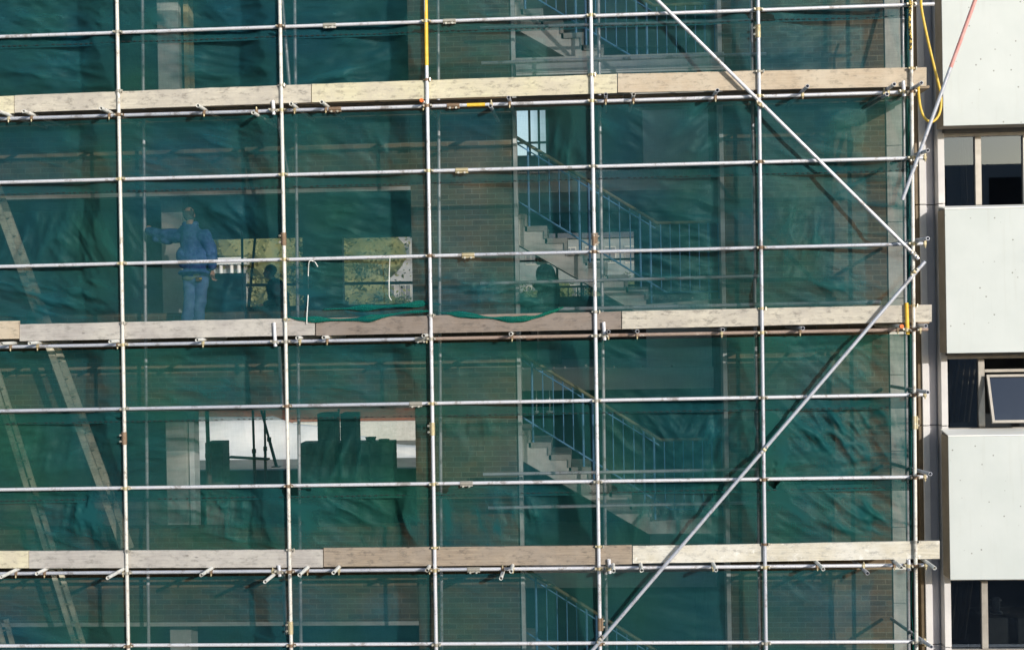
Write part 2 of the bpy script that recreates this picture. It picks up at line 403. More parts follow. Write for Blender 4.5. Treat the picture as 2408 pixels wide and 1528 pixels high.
YW = 1.25
zsill = P(500, 734, YW).z; HS = zsill - P(500, 1240, YW).z
zhead = P(441, 460, YW).z
XL = -17.0
px0 = P(971, 740, YW).x; px1 = P(1213, 740, YW).x; js1 = P(1222, 740, YW).x
jr0 = P(1697, 740, YW).x; jr1 = P(1708, 740, YW).x; bx1 = P(2089, 740, YW).x; ce = P(2127, 740, YW).x
ZT = 21.0; YR = 7.5
Bd = empty('concrete_building', (0, YW, 0))
tag(Bd, 'brown brick building stripped open behind the green netting, with a stairwell', 'building')
def part(name, mat, lo, hi, parent=None, bevel=0.0):
    b = bmesh.new(); box(b, lo, hi, bevel); return obj(name, b, mat, parent or Bd)
for k in range(-3, 4):
    zs, zh = zsill - k*HS, zhead - (k+1)*HS            # sill of this storey, head of the opening below it
    if k == 3: zh = 0.3
    part('brick_spandrel', M['brick'], (XL, YW, zh+0.06), (px0, YW+0.25, zs-0.10))
    part('lintel_edge', M['concrete'], (XL, YW-0.012, zh), (px0, YW+0.25, zh+0.057))
    part('brick_sill', M['brick'], (XL, YW-0.03, zs-0.097), (px0, YW+0.28, zs))
    zf = zs - 0.85
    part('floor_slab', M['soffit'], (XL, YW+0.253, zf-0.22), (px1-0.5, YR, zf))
    part('landing_slab', M['whitewall'], (js1-0.5, 3.2, P(1450, 449, 3.2).z - k*HS), (jr1, YR, P(1450, 399, 3.2).z - k*HS))
    if k < 3:
        zl = P(1450, 399, 3.2).z - k*HS
        part('partition_wall', M['whitewall'], (P(1512, 300, 3.3).x, 3.3, zl+0.003), (jr1-0.01, 3.42, zl+1.15))
part('brick_pier', M['brick'], (px0+0.003, YW+0.002, 0), (px1, YW+0.35, ZT))
part('brick_wall', M['brick'], (jr1, YW, 0), (bx1, YW+0.3, ZT))
for n, a, b in (('stair_jamb', px1, js1), ('stair_jamb', jr0, jr1-0.003)):
    part(n, M['jamb'], (a+0.002, YW-0.03, 0), (b, YW+0.25, ZT), bevel=0.004)
z = P(2105, 523, YW).z + 4*1.07
while z > 0.2:
    part('corner_block', M['concrete'], (bx1+0.003, YW-0.02, max(0, z-1.064)), (ce, YW+0.3, z), bevel=0.006)
    z -= 1.07
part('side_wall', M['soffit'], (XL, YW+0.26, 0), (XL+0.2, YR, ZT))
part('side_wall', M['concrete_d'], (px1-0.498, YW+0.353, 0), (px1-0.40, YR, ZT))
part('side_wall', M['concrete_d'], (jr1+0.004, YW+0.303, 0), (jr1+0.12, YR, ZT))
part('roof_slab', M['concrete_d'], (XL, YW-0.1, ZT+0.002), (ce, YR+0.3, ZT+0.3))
part('gable_wall', M['brick'], (ce-0.25, YW+0.31, 0), (ce, YR, ZT))
part('interior_column', M['concrete'], (P(380, 600, 1.8).x, 1.8, 0), (P(430, 600, 1.8).x, 2.15, ZT), bevel=0.01)
part('column_casing', M['timber_trim'], (P(432, 100, 1.85).x, 1.85, zsill+HS-0.6), (P(444, 100, 1.85).x, 2.1, zhead+HS))
part('column_casing', M['whitewall'], (P(446, 1100, 1.85).x, 1.85, zsill-HS-0.3), (P(458, 1100, 1.85).x, 2.1, zhead-HS))
# rear wall with its window openings
def opening(a, t, b, u, Y=YR):
    p, q = P((a+b)/2, t, Y), P((a+b)/2, u, Y)
    return (P(a, (t+u)/2, Y).x, P(b, (t+u)/2, Y).x, q.z, p.z)
REAR = [opening(490, 560, 712, 641), opening(572, 641, 712, 720), opening(805, 557, 990, 715), opening(1200, 541, 1498, 703),
        opening(455, 936, 1010, 1104), opening(1200, 236, 1289, 371)]
REAR[1] = (REAR[1][0], REAR[0][1], REAR[1][2], REAR[0][2])
def pierced(x0, x1, z0, z1, y0, y1, holes, name, mat, parent):
    zs_ = sorted({z0, z1, *[h[2] for h in holes], *[h[3] for h in holes]})
    bm = bmesh.new()
    for a, b in zip(zs_, zs_[1:]):
        hs = sorted([h for h in holes if h[2] < (a+b)/2 < h[3]])
        x = x0
        for h in hs + [(x1, x1, 0, 0)]:
            if h[0] > x + 1e-4: box(bm, (x, y0, a), (h[0], y1, b))
            x = h[1]
    return obj(name, bm, mat, parent)
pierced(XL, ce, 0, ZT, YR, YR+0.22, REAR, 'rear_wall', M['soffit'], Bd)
def wframe(o, posts, rails, name='rear_window'):
    bm = bmesh.new(); x0, x1, z0, z1 = o; y0, y1 = YR+0.06, YR+0.12
    for a in (x0, x1-0.05): box(bm, (a, y0, z0), (a+0.05, y1, z1))
    for a in (z0, z1-0.05): box(bm, (x0+0.05, y0, a), (x1-0.05, y1, a+0.05))
    for f in posts: x = x0+(x1-x0)*f; box(bm, (x, y0+0.004, z0+0.05), (x+0.045, y1-0.004, z1-0.05))
    for f in rails: q = z0+(z1-z0)*f; box(bm, (x0+0.05, y0+0.008, q), (x1-0.05, y1-0.008, q+0.04))
    return obj(name, bm, M['frame_dk'], Bd)
wframe(REAR[3], (0.36, 0.55), (0.55,)); wframe(REAR[5], (0.47, 0.72), (0.25, 0.9))

# stairs: a concrete flight with tread units, and the blue railing along it
N0 = P(1286, 531, 1.45); RUN, RISE = 0.288, 0.181
lx, lz = N0.x + 6*RUN - 0.02, N0.z - 6*RISE
def make_stair(k):
    dz = -k*HS
    poly = []
    for i in range(-4, 6):
        poly += [(N0.x+i*RUN-0.035, N0.z-i*RISE-0.075), (N0.x+i*RUN-0.035, N0.z-(i+1)*RISE-0.075)]
    poly += [(jr1-0.01, lz-0.005), (jr1-0.01, lz-0.25), (P(1516, 750, 1.45).x, lz-0.25), (N0.x-4*RUN-0.035, N0.z+4*RISE-0.53)]
    bm = bmesh.new(); prism(bm, [(x, z+dz) for x, z in poly], 1.47, 2.5)
    f = obj('stair_flight', bm, M['stair'], Bd)
    for i in range(-4, 6):
        bm = bmesh.new(); x, z = N0.x+i*RUN, N0.z-i*RISE+dz
        w = 0.0 if i < 5 else 0.0
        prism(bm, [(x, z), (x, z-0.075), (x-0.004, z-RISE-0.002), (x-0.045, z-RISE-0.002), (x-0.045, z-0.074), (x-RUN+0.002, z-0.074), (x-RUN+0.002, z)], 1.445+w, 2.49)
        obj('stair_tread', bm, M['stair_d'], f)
    bx = [130, 200, 268, 333, 398, 463, 528, 595, 660, 728, 797, 862, 930, 998, 1060, 1122, 1185, 1248, 1310, 1378]
    thick = {130, 463, 528, 862, 930, 1310, 1378}
    R = lambda px, py, y=1.52: P(px, py, y) + Vector((0, 0, dz))
    def rail(x, y0):   # photograph height of the sloping or level rail at x
        return y0[0] + (y0[1]-y0[0])*(x-1228)/(1545-1228) if x < y0[2] else y0[3] + (y0[4]-y0[3])*(x-y0[2])/(1692-y0[2])
    top = (332, 524.6, 1545, 524.6, 521.0); low = (483, 674.5, 1568, 688.0, 685.0)
    lo2 = (480, 673, 1568, 688.0, 685.0)
    bm = bmesh.new(); sweep(bm, [R(1150, rail(1150, top)), R(1228, 332), R(1545, 524.6), R(1692, 521)], 0.026, 8)
    sr = obj('stair_railing', bm, M['handrail'], Bd)
    bm = bmesh.new(); sweep(bm, [R(1150, rail(1150, lo2)), R(1223, rail(1223, lo2)), R(1568, 688), R(1692, 685)], 0.014, 8); obj('lower_rail', bm, M['blue'], sr)
    bm = bmesh.new(); sweep(bm, [R(1150, rail(1150, top)+14), R(1228, 346), R(1541, 537)], 0.011, 6); obj('upper_rail', bm, M['blue'], sr)
    for X in bx:
        x = 1194.4 + 0.3594*X
        t = R(x, rail(x, top)+3); b = R(x, rail(x, lo2))
        if X in thick: b = b - Vector((0, 0, 0.30 if x < 1560 else 0.14))
        bm = bmesh.new(); rod(bm, t, Vector((t.x, t.y, b.z)), 0.0165 if X in thick else 0.0085, sides=8); obj('baluster', bm, M['blue'], sr)
for k in (-1, 0, 1, 2): make_stair(k)
# pale edge board closing the stairwell at the top storey
bm = bmesh.new(); p0, p1 = P(1209, 142, 1.3), P(1700, 132, 1.3)
box(bm, (p0.x+0.03, 1.15, p0.z-0.25), (p1.x, 1.19, p0.z), 0.003); box(bm, (p0.x+0.03, 1.13, p0.z-0.215), (p1.x, 1.149, p0.z-0.2))
obj('edge_board', bm, M['whitewall'], Bd)

# ---------------------------------------------------------------- the white-panelled building on the right
YB = 1.30
Rb = empty('panelled_building', (P(2300, 740, YB).x, YB, 0))
tag(Rb, 'pale office building with white cladding panels and brown framed windows, right of the scaffold', 'building')
xg = P(2158, 740, YB).x; xe = 14.0
def rp(name, mat, lo, hi, parent=None, bevel=0.0): return part(name, mat, lo, hi, parent or Rb, bevel)
zj = P(2190, 477, 1.1).z
for name, mat, a, b, y in (('gap_strip', 'gap_strip', 2157, 2167, 1.40), ('pilaster', 'pilaster_l', 2166.5, 2182, 1.37),  # first entry: dark brown strip filling the gap left of the pilaster
                           ('pilaster', 'pilaster', 2182.2, 2202, 1.47), ('pilaster', 'pilaster', 2202.2, 2207, 1.50), ('pilaster', 'pilaster_l', 2207.2, 2223, 1.30)):
    for j in range(-4, 5):
        z0 = zj + j*HS
        if z0 < -HS: continue
        rp(name, M[mat], (P(a, 740, 1.37).x+0.002, y, max(0, z0+0.006)), (P(b, 740, 1.37).x, YB+0.45, z0+HS-0.006), bevel=0.004)
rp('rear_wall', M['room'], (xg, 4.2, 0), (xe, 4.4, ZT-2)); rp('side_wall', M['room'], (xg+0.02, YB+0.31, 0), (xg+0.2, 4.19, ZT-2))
xp = P(2225.5, 740, 0.92).x; xq = P(2222, 740, YB).x
zt0 = P(2300, 487.5, 0.92).z; zb0 = P(2300, 829, 0.92).z; ph = zt0-zb0
def cladding(j):
    zt = zt0 + j*HS
    bm = bmesh.new(); x1 = xe
    box(bm, (xp, 0.93, zt-ph), (x1, YB-0.03, zt-0.02))
    pn = obj('cladding_panel', bm, M['panel_edge'], Rb)
    bm = bmesh.new(); box(bm, (xp-0.003, 0.912, zt-ph-0.002), (x1, 0.9285, zt-0.022), 0.003); obj('face_sheet', bm, M['panel'], pn)
    bm = bmesh.new(); prism(bm, [(0.905, zt-0.019), (YB-0.035, zt+0.035), (YB-0.035, zt+0.05), (0.905, zt-0.003)], 0, 1)
    for v in bm.verts: v.co = Vector((xp-0.004 + v.co.y*(x1-xp+0.004), v.co.x, v.co.z))
    obj('sloping_coping', bm, M['panel_top'], pn)
    rp('backing_wall', M['concrete_d'], (xq, YB, zt-ph-0.05), (xe, YB+0.25, zt+0.0))
for j in (-3, -2, -1, 0, 1, 2): cladding(j)
def office_window(j, tilt):
    zb, zt = zt0 + j*HS + 0.002, zt0 + (j+1)*HS - ph - 0.052        # between two panels
    y0, y1 = YB+0.03, YB+0.11; x = [xq+0.002, P(2307, 740, YB).x, P(2420, 740, YB).x]
    while x[-1] < xe-0.6: x.append(x[-1]+0.68)
    bm = bmesh.new(); w = 0.045
    box(bm, (x[0], y0, zb), (x[-1], y1, zb+0.055), 0.004); box(bm, (x[0], y0, zt-0.05), (x[-1], y1, zt), 0.004)
    box(bm, (x[0], y0+0.004, zb+0.057), (x[0]+0.03, y1, zt-0.052), 0.003)
    for a in x[1:-1]: box(bm, (a-w, y0-0.006, zb+0.057), (a+w, y1, zt-0.052), 0.006)
    fr = obj('office_window', bm, M['frame'], Rb)
    for i, (a, b) in enumerate(zip(x, x[1:])):
        if tilt and i == 1:
            # casement hung at the top and pushed open at the foot
            c = bmesh.new(); za, zc = zb+0.10, zt-0.28; a2, b2 = a+w+0.005, b-w-0.005
            box(c, (a2, -0.03, za), (a2+0.034, 0.02, zc)); box(c, (b2-0.034, -0.03, za), (b2, 0.02, zc)); box(c, (a2+0.036, -0.028, za), (b2-0.036, 0.018, za+0.034)); box(c, (a2+0.036, -0.028, zc-0.034), (b2-0.036, 0.018, zc))
            g = bmesh.new(); box(g, (a2+0.034, -0.004, za+0.034), (b2-0.034, 0.004, zc-0.034))
            rot = Matrix.Translation((0, YB-0.02, zc)) @ Matrix.Rotation(math.radians(-20), 4, 'X') @ Matrix.Translation((0, 0, -zc))
            for q in (c, g): bmesh.ops.transform(q, matrix=rot, verts=q.verts)
            obj('casement', c, M['frame'], fr); obj('casement_pane', g, M['glass'], fr)
            t = bmesh.new(); box(t, (a+w+0.003, y0+0.006, zt-0.24), (b-w-0.003, y1-0.004, zt-0.20)); obj('transom_bar', t, M['frame'], fr)
        else:
            g = bmesh.new(); box(g, (a+w if i else a+0.031, YB+0.065, zb+0.057), (b-w-0.002, YB+0.071, zt-0.052)); obj('window_pane', g, M['glass'], fr)
    # room floor and ceiling behind the window
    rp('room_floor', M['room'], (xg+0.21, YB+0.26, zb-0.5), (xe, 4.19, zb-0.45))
    return zb, zt
WZ = {}
for j, t in ((0, False), (-1, True), (-2, False), (1, False)): WZ[j] = office_window(j, t)
def curtain(px, w, j, drop, label):
    zb, zt = WZ[j]; x = P(px, 740, 1.7).x; n = 26
    bm = bmesh.new(); A = []
    for i in range(n+1):
        xx = x + w*i/n; yy = 1.72 + 0.035*math.sin(i*1.25) + 0.012*math.sin(i*2.9)
        A.append([bm.verts.new((xx + d*drop, yy, z)) for z, d in ((zt-0.04, 0), (zb+0.1, 1))])
    for a, b in zip(A, A[1:]): bm.faces.new((a[0], b[0], b[1], a[1]))
    bmesh.ops.solidify(bm, geom=bm.faces[:], thickness=0.004)
    tag(obj('curtain', bm, M['curtain'], smooth=60), label, 'curtain')
curtain(2262, 0.22, 0, 0.03, 'beige curtain gathered behind the uppermost office window pane')
curtain(2232, 0.40, -1, -0.12, 'beige curtain in the office window with the open casement')
curtain(2228, 0.34, -2, -0.14, 'beige curtain in the lowest office window')
bm = bmesh.new(); c = P(2342, 1420, 1.9)
rod(bm, c-Vector((0,0,.1)), c+Vector((0,0,.06)), 0.055, 0.06, 16); rod(bm, c+Vector((0,0,.062)), c+Vector((0,0,.10)), 0.085, 0.05, 16); rod(bm, c-Vector((0,0,.13)), c-Vector((0,0,.102)), 0.09, 0.09, 16)
tag(obj('desk_lamp', bm, M['string'], smooth=40), 'small white lamp behind the lowest office window', 'lamp')
bm = bmesh.new(); zb, zt = WZ[-2]; box(bm, (P(2300,1420,1.8).x, 1.62, zb-0.45), (xe-0.5, 2.3, c.z-0.131), 0.01)
tag(obj('office_desk', bm, M['block']), 'desk standing inside the lowest office window under a white lamp', 'desk')

# ---------------------------------------------------------------- scaffold tubes
def line_z(a, b, Y, x):            # world height of a measured ledger line at world x
    p, q = P(*a, Y), P(*b, Y); return p.z + (q.z-p.z)*(x-p.x)/(q.x-p.x)
YLg = 0.052
XOUT = -13.2                         # the scaffold runs on to the left of the picture
# outer standards: (top pixel, bottom pixel)
STD = [((275,0),(302,1528),'galv_spatter','leftmost standard'), ((658,0),(685,1528),'galv_spatter','standard left of the strings'),
       ((1001,0),(1026,1528),'galv','yellow topped standard'), ((1389,0),(1411.5,1528),'galv','standard before the stairs'),
       ((1782.5,0),(1801.5,1528),'galv_dull','grey braced standard'), ((2142,0),(2155,1528),'galv_spatter','rope wrapped standard')]
def std_at(i, z):
    p, q = P(*STD[i][0], 0), P(*STD[i][1], 0); t = (z-q.z)/(p.z-q.z); return q + (p-q)*t
for i, (a, b, m, d) in enumerate(STD):
    bm = bmesh.new(); tube(bm, std_at(i, 0.0), std_at(i, 15.5), sides=16)
    o = obj('scaffold_standard', bm, M[m], smooth=40)
    tag(o, {0:'upright scaffold tube crossing the waist-high rail left of the worker', 1:'upright scaffold tube just left of the two white strings',
            2:'upright scaffold tube with yellow paint on its upper end', 3:'upright scaffold tube standing in front of the stair flights',
            4:'grey upright scaffold tube where both long diagonal braces are clamped', 5:'end upright scaffold tube wrapped with yellow rope near the top'}[i], 'scaffold tube', 'outer upright tubes of the scaffold')
    if i == 2:
        p, q = P(1001, -30, 0), P(1003.5, 155, 0); bm = bmesh.new(); rod(bm, q, p, 0.0252, sides=16); obj('paint_band', bm, M['yellow'], o, smooth=40)
for q in (2.3, 4.6):
    bm = bmesh.new(); p = std_at(0, 0); tube(bm, p+Vector((-q,0,0)), p+Vector((-q+.05,0,15.5)), sides=16)
    tag(obj('scaffold_standard', bm, M['galv'], smooth=40), 'upright scaffold tube beyond the left edge of the picture', 'scaffold tube', 'outer upright tubes of the scaffold')
# ledgers and guard rails: (left pixel, right pixel, world right end pixel, joint pixel, materials, name)
LED = [((0,87),(2140,12),2197,775,('galv','galv'),'top guard rail'),
       ((0,280),(2136,217),2150,788,('galv_dull','galv'),'uppermost deck ledger'),
       ((0,429.4),(2136,372.3),2177,1086,('galv','galv'),'rail above the worker'),
       ((0,627),(2150,573.5),2178,1101,('galv','galv_dull'),'rail across the worker'),
       ((0,816),(2103,775.7),2182,991,('galv_dull','rusty'),'middle deck ledger'),
       ((0,966),(2148,928),2170,978,('galv_dull','galv'),'rail above the sand bank'),
       ((0,1150.8),(2148,1121),2180,1097,('galv','galv'),'rail below the sand bank'),
       ((0,1348),(2148,1328),2172,1114,('galv_dull','galv'),'lowest deck ledger'),
       ((0,1517.7),(2148,1507.6),2182,1240,('galv','galv'),'bottom guard rail')]
def led(i, x): p, q, *_ = LED[i]; return Vector((x, YLg, line_z(p, q, YLg, x)))
def px2x(px, py, Y=0.0): return P(px, py, Y).x
for i, (a, b, e, jn, ms, d) in enumerate(LED):
    ym = (a[1]+b[1])/2; xj = px2x(jn, ym, YLg); xe_ = px2x(e, b[1], YLg)
    for s_, (u, v, m) in enumerate(((XOUT, xj-0.002, ms[0]), (xj+0.002, xe_, ms[1]))):
        bm = bmesh.new(); tube(bm, led(i, u), led(i, v), sides=16)
        o = obj('scaffold_ledger', bm, M[m], smooth=40)
        look = {'galv':'galvanised','galv_dull':'dull grey','rusty':'rusty brown'}[m]
        tag(o, f'{look} horizontal tube, {d}, {"left" if s_ == 0 else "right"} of its joint', 'scaffold tube', 'horizontal scaffold tubes')
        if i == 1 and s_ == 1:
            p0, p1 = led(i, px2x(1098, 243, YLg)), led(i, px2x(1141, 242, YLg)); c = bmesh.new(); rod(c, p0, p1, 0.0252, sides=16); obj('paint_band', c, M['yellow'], o, smooth=40)
# inner standards and inner rails, behind the netting
YIN = 0.95
for (a, b, top, bot, d) in (((335,0),(347,1240),15.5,0.0,'inner upright tube held by the denim worker'), ((693,0),(705,1240),15.5,0.0,'inner upright tube right of the seated silhouette'),
        ((1030,0),(1037,1240),15.5,0.0,'inner upright tube in front of the brick pier'), ((1407,0),(1423,1240),15.5,0.0,'inner upright tube before the stairwell'),
        ((1766,0),(1782,1240),15.5,0.0,'pale inner upright tube on the edge of the right brick wall'), ((2122,0),(2137,1528),15.5,0.0,'inner upright tube at the pale corner blocks')):
    Y = YIN if a[0] != 2122 else 0.45
    p, q = P(*a, Y), P(*b, Y); bm = bmesh.new()
    f = lambda z: q + (p-q)*((z-q.z)/(p.z-q.z))
    tube(bm, f(bot), f(top), sides=12)
    tag(obj('scaffold_standard', bm, M['galv'], smooth=40), d + ', behind the netting', 'scaffold tube', 'inner upright tubes behind the netting')
for (a, b, Y, d) in (((1129,66),(1772,49),0.90,'upper inner rail in front of the highest stair flight'), ((1132,149),(1802,127),0.90,'lower inner rail at the foot of the highest stair flight'),
        ((1129,667),(1787,649),0.90,'inner rail across the middle stair flight'), ((1136,1115),(1783,1103),0.90,'upper inner rail across the lower stair flight'),
        ((1148,1193.7),(1841,1180),0.90,'lower inner rail across the lower stair flight')):
    bm = bmesh.new(); tube(bm, P(*a, Y), P(*b, Y), sides=12)
    tag(obj('inner_rail', bm, M['galv'], smooth=40), d + ', behind the netting', 'scaffold tube', 'inner rails before the stairwell')
bm = bmesh.new(); tube(bm, P(1313,727,0.37), P(2071,710,0.40), 0.028, sides=12)
tag(obj('loose_pole', bm, M['galv'], smooth=40), 'pale pole lying along the middle deck behind the toe board', 'pole')
# diagonal braces
for a, b, Y, ext, m, d in (((1545,0),(2160,609),-0.052,0.30,'galv','long bright brace sloping down from the top edge to the end standard'),
                    ((2175,615),(1393,1528),-0.052,0.0,'galv_dull','long dull grey brace sloping down left from the end standard'),
                    ((2283,0),(2122,470),-0.055,0.30,'pinkish','steep red topped brace hanging beyond the end standard')):
    p, q = P(*a, Y), P(*b, Y); bm = bmesh.new()
    if ext: p = p + (p-q)*ext
    else: q = q + (q-p)*0.03
    if m == 'pinkish': p.y -= 0.35
    tube(bm, p, q, sides=16); o = tag(obj('diagonal_brace', bm, M['galv_dull' if m == 'pinkish' else m], smooth=40), d, 'scaffold tube', 'diagonal braces')
    if m == 'pinkish': bm = bmesh.new(); rod(bm, p, p.lerp(q, .50), 0.0250, sides=16); obj('paint_band', bm, M['redpaint'], o, smooth=40)

# ---------------------------------------------------------------- couplers: one prototype of each kind, then copies
def proto_right_angle(m):
    bm = bmesh.new()
    rod(bm, (0,0,-0.022), (0,0,0.022), 0.031, sides=14); rod(bm, (-0.028,YLg,0), (0.028,YLg,0), 0.031, sides=14)
    box(bm, (-0.062,-0.012,-0.017), (-0.028,0.03,0.017), 0.004); box(bm, (0.028,-0.012,-0.017), (0.062,0.03,0.017), 0.004)
    c = obj('scaffold_coupler', bm, m, smooth=35)
    for s in (-1, 1):
        bm = bmesh.new(); rod(bm, (s*0.05,-0.045,0), (s*0.05,-0.005,0), 0.0075, sides=8); rod(bm, (s*0.05,-0.035,0), (s*0.05,-0.018,0), 0.014, sides=6)
        kid(obj('bolt', bm, M['bolt'], c, smooth=35))
    return c
def proto_clip(m):                                   # ring and wing at the head of a toe board
    bm = bmesh.new(); rod(bm, (0,0,-0.017), (0,0,0.017), 0.032, sides=14); box(bm, (0.026,-0.02,-0.012), (0.07,0.012,0.012), 0.004); box(bm, (-0.05,-0.01,-0.012), (-0.026,0.016,0.012), 0.004)
    c = obj('toe_board_clip', bm, m, smooth=35)
    bm = bmesh.new(); rod(bm, (0.055,-0.03,-0.024), (0.055,-0.03,0.02), 0.009, sides=6); kid(obj('bolt', bm, M['bolt'], c, smooth=35))
    return c
def proto_putlog(m):                                 # clamp between a ledger and the transom above it
    bm = bmesh.new(); rod(bm, (-0.02,0,0), (0.02,0,0), 0.031, sides=14); box(bm, (-0.014,-0.036,-0.02), (0.014,-0.022,0.05), 0.004)
    c = obj('putlog_clamp', bm, m, smooth=35)
    bm = bmesh.new(); rod(bm, (0,-0.03,-0.058), (0,-0.03,-0.018), 0.006, sides=8); rod(bm, (0,-0.03,-0.044), (0,-0.03,-0.030), 0.012, sides=6); kid(obj('bolt', bm, M['clamp'], c, smooth=35))
    return c
def proto_sleeve(m):
    bm = bmesh.new(); rod(bm, (-0.085,0,0), (0.085,0,0), 0.031, sides=14); box(bm, (-0.085,-0.02,-0.043), (0.085,0.012,-0.022), 0.004); box(bm, (-0.085,-0.036,-0.012), (0.085,-0.02,0.018), 0.004)
    c = obj('sleeve_coupler', bm, m, smooth=35)
    for s in (-1, 1):
        bm = bmesh.new(); rod(bm, (s*0.042,-0.045,-0.036), (s*0.042,0.0,-0.036), 0.008, sides=8); rod(bm, (s*0.042,-0.052,-0.036), (s*0.042,-0.036,-0.036), 0.016, sides=6); kid(obj('bolt', bm, M['bolt'], c, smooth=35))
    return c
PRO = {}
def place(kind, mat, loc, rot=None, label=None, cat='coupler', group=None):
    """first use moves the prototype itself, later uses are copies of it and its bolts"""
    key = (kind.__name__, mat)
    if key not in PRO:
        p = kind(M[mat]); 
        for c in KIDS[p.name]: c.parent = p
        PRO[key] = [p, p.location.copy()]; o = p
    else: o = copy_tree(PRO[key][0])
    o.rotation_mode = 'QUATERNION'
    q = rot.to_quaternion() if rot is not None else Matrix.Identity(3).to_quaternion()
    o.rotation_quaternion = q
    o.location = Vector(loc) + q @ PRO[key][1]
    tag(o, label, cat, group); return o
mats3 = ['clamp', 'clamp', 'clamp_grey', 'clamp_rust']
for i in range(len(LED)):
    for s_ in range(6):
        z = led(i, std_at(s_, 9).x).z; p = std_at(s_, z); z = led(i, p.x).z
        m = rnd.choice(mats3)
        if s_ == 4 and i == 2: m = 'clamp_rust'
        place(proto_right_angle, m, (p.x, p.y, z), Matrix.Rotation(rnd.uniform(-.06,.06), 3, 'Y'),
              f'small coupler joining the {STD[s_][3]} to the {LED[i][5]}', group='couplers where rails cross uprights')
for i, jx in ((0,775),(0,1057),(1,788),(1,1066),(2,1086),(3,1101),(4,991),(5,978),(6,1097),(7,1114)):
    a, b = LED[i][0], LED[i][1]; x = px2x(jx, (a[1]+b[1])/2, YLg); p = led(i, x)
    t = (led(i, x+1)-p).normalized()
    n2 = {(0,1057):'second ',(1,1066):'second '}.get((i,jx),'')
    up = rnd.choice((0, 0, math.pi)) if i not in (1,2) else 0
    place(proto_sleeve, {0:'clamp_grey',1:'clamp_rust',2:'clamp',3:'clamp',4:'clamp_grey',5:'clamp_grey',6:'clamp_grey',7:'clamp_grey'}[i], p,
          Matrix.Rotation(-math.asin(t.z), 3, 'Y') @ Matrix.Rotation(up, 3, 'X'), f'{n2}sleeve coupler with two bolts on the {LED[i][5]}', group='sleeve couplers on the rails')
for s_, px, py, m in ((1,668,562,'clamp_rust'),(3,1400,563,'clamp_rust'),(0,292,1030,'clamp_rust'),(2,1017,1008,'clamp'),(3,1411,1467,'clamp_rust'),(1,684,1475,'clamp'),(4,1784,74,'clamp'),(5,2150,993,'clamp')):
    p = std_at(s_, P(px, py, 0).z)
    w = 'upper ' if (s_, py) in ((1,562),(3,563)) else ('lower ' if s_ in (1,3) else '')
    place(proto_sleeve, m, p, Matrix.Rotation(math.pi/2, 3, 'Y') @ Matrix.Rotation(0.5 if s_ in (0,1,2,4) else -2.6, 3, 'X'), f'{w}upright sleeve coupler on the {STD[s_][3]}', group='sleeve couplers on the uprights')
for nm, px, py, s_, m in (('the bright brace to the grey standard',1786,247,4,'clamp'),('the bright brace to the end standard',2150,597,5,'clamp_grey'),('the dull grey brace to the end standard',2150,640,5,'clamp'),
        ('the dull grey brace to the grey standard',1798,1056,4,'clamp'),('the dull grey brace to the standard before the stairs',1411,1500,3,'clamp_grey'),('the steep red topped brace to the end standard',2147,385,5,'clamp_rust')):
    p = std_at(s_, P(px, py, 0).z)
    place(proto_right_angle, m, p+Vector((0,-0.052,0)), Matrix.Rotation(0.75 if py < 600 else -0.8, 3, 'Y'), f'swivel coupler clamping {nm}', group='brace couplers')

# ---------------------------------------------------------------- decks: transoms, boards, toe boards
DECKN = ['uppermost', 'middle', 'lowest']; DL = [1, 4, 7]
# (pixel x, pixel y of the open end, reach in front, 'u' when slung under the ledger, material)
TR = [[(-2,268,.25,'','galv'),(55,264,.22,'','galv'),(237,257,.27,'','galv'),(465,249,.25,'','galv'),(595,264,.16,'u','galv'),(684,244,.18,'','galv'),(756,238.6,.25,'','galv'),(991,230,.15,'','orange'),
       (1153,249,.14,'u','galv_dull'),(1196,226,.16,'','galv_dull'),(1424.5,218,.18,'','galv_dull'),(1490,217,.12,'','galv'),(1687,211,.24,'','galv_dull'),(1899,206,.35,'','galv_dull'),(2103,203,.30,'','galv_dull'),(2086,224.5,.14,'u','galv_dull'),(2167,198,.34,'','galv_dull')],
      [(3.4,808,.24,'','galv'),(69.5,807.6,.22,'','galv'),(259,803,.24,'','galv'),(463,797.5,.24,'','galv'),(699,792.5,.12,'','galv'),(761,792,.2,'','galv'),(996,786.5,.3,'','galv'),(1201,784,.25,'','galv'),(1431,778,.12,'','galv_dull'),
       (1499,778,.12,'','galv_dull'),(1700,773,.14,'','galv_dull'),(1888,768,.2,'','galv_dull'),(2121,764.6,.2,'','orange'),(2177,762,.25,'','galv_dull')],
      [(2,1358,.42,'','galv'),(86,1347,.22,'','galv'),(253,1358,.54,'','galv'),(473,1355,.42,'','galv'),(623,1369,.40,'u','galv'),(704,1353,.46,'','galv'),(784,1346,.34,'','galv'),(1004,1339,.24,'','galv'),(1178,1363,.32,'u','galv'),
       (1202,1346,.36,'','galv'),(1443,1347,.40,'','galv'),(1509,1345,.38,'','galv'),(1684,1346,.40,'','galv'),(1936,1338,.40,'','galv'),(2040,1344,.2,'u','galv_dull'),(2120,1333,.36,'','galv'),(2198,1334,.40,'','galv')]]
ordn = ['first','second','third','fourth','fifth','sixth','seventh','eighth','ninth','tenth','eleventh','twelfth','thirteenth','fourteenth','fifteenth','sixteenth','seventeenth']
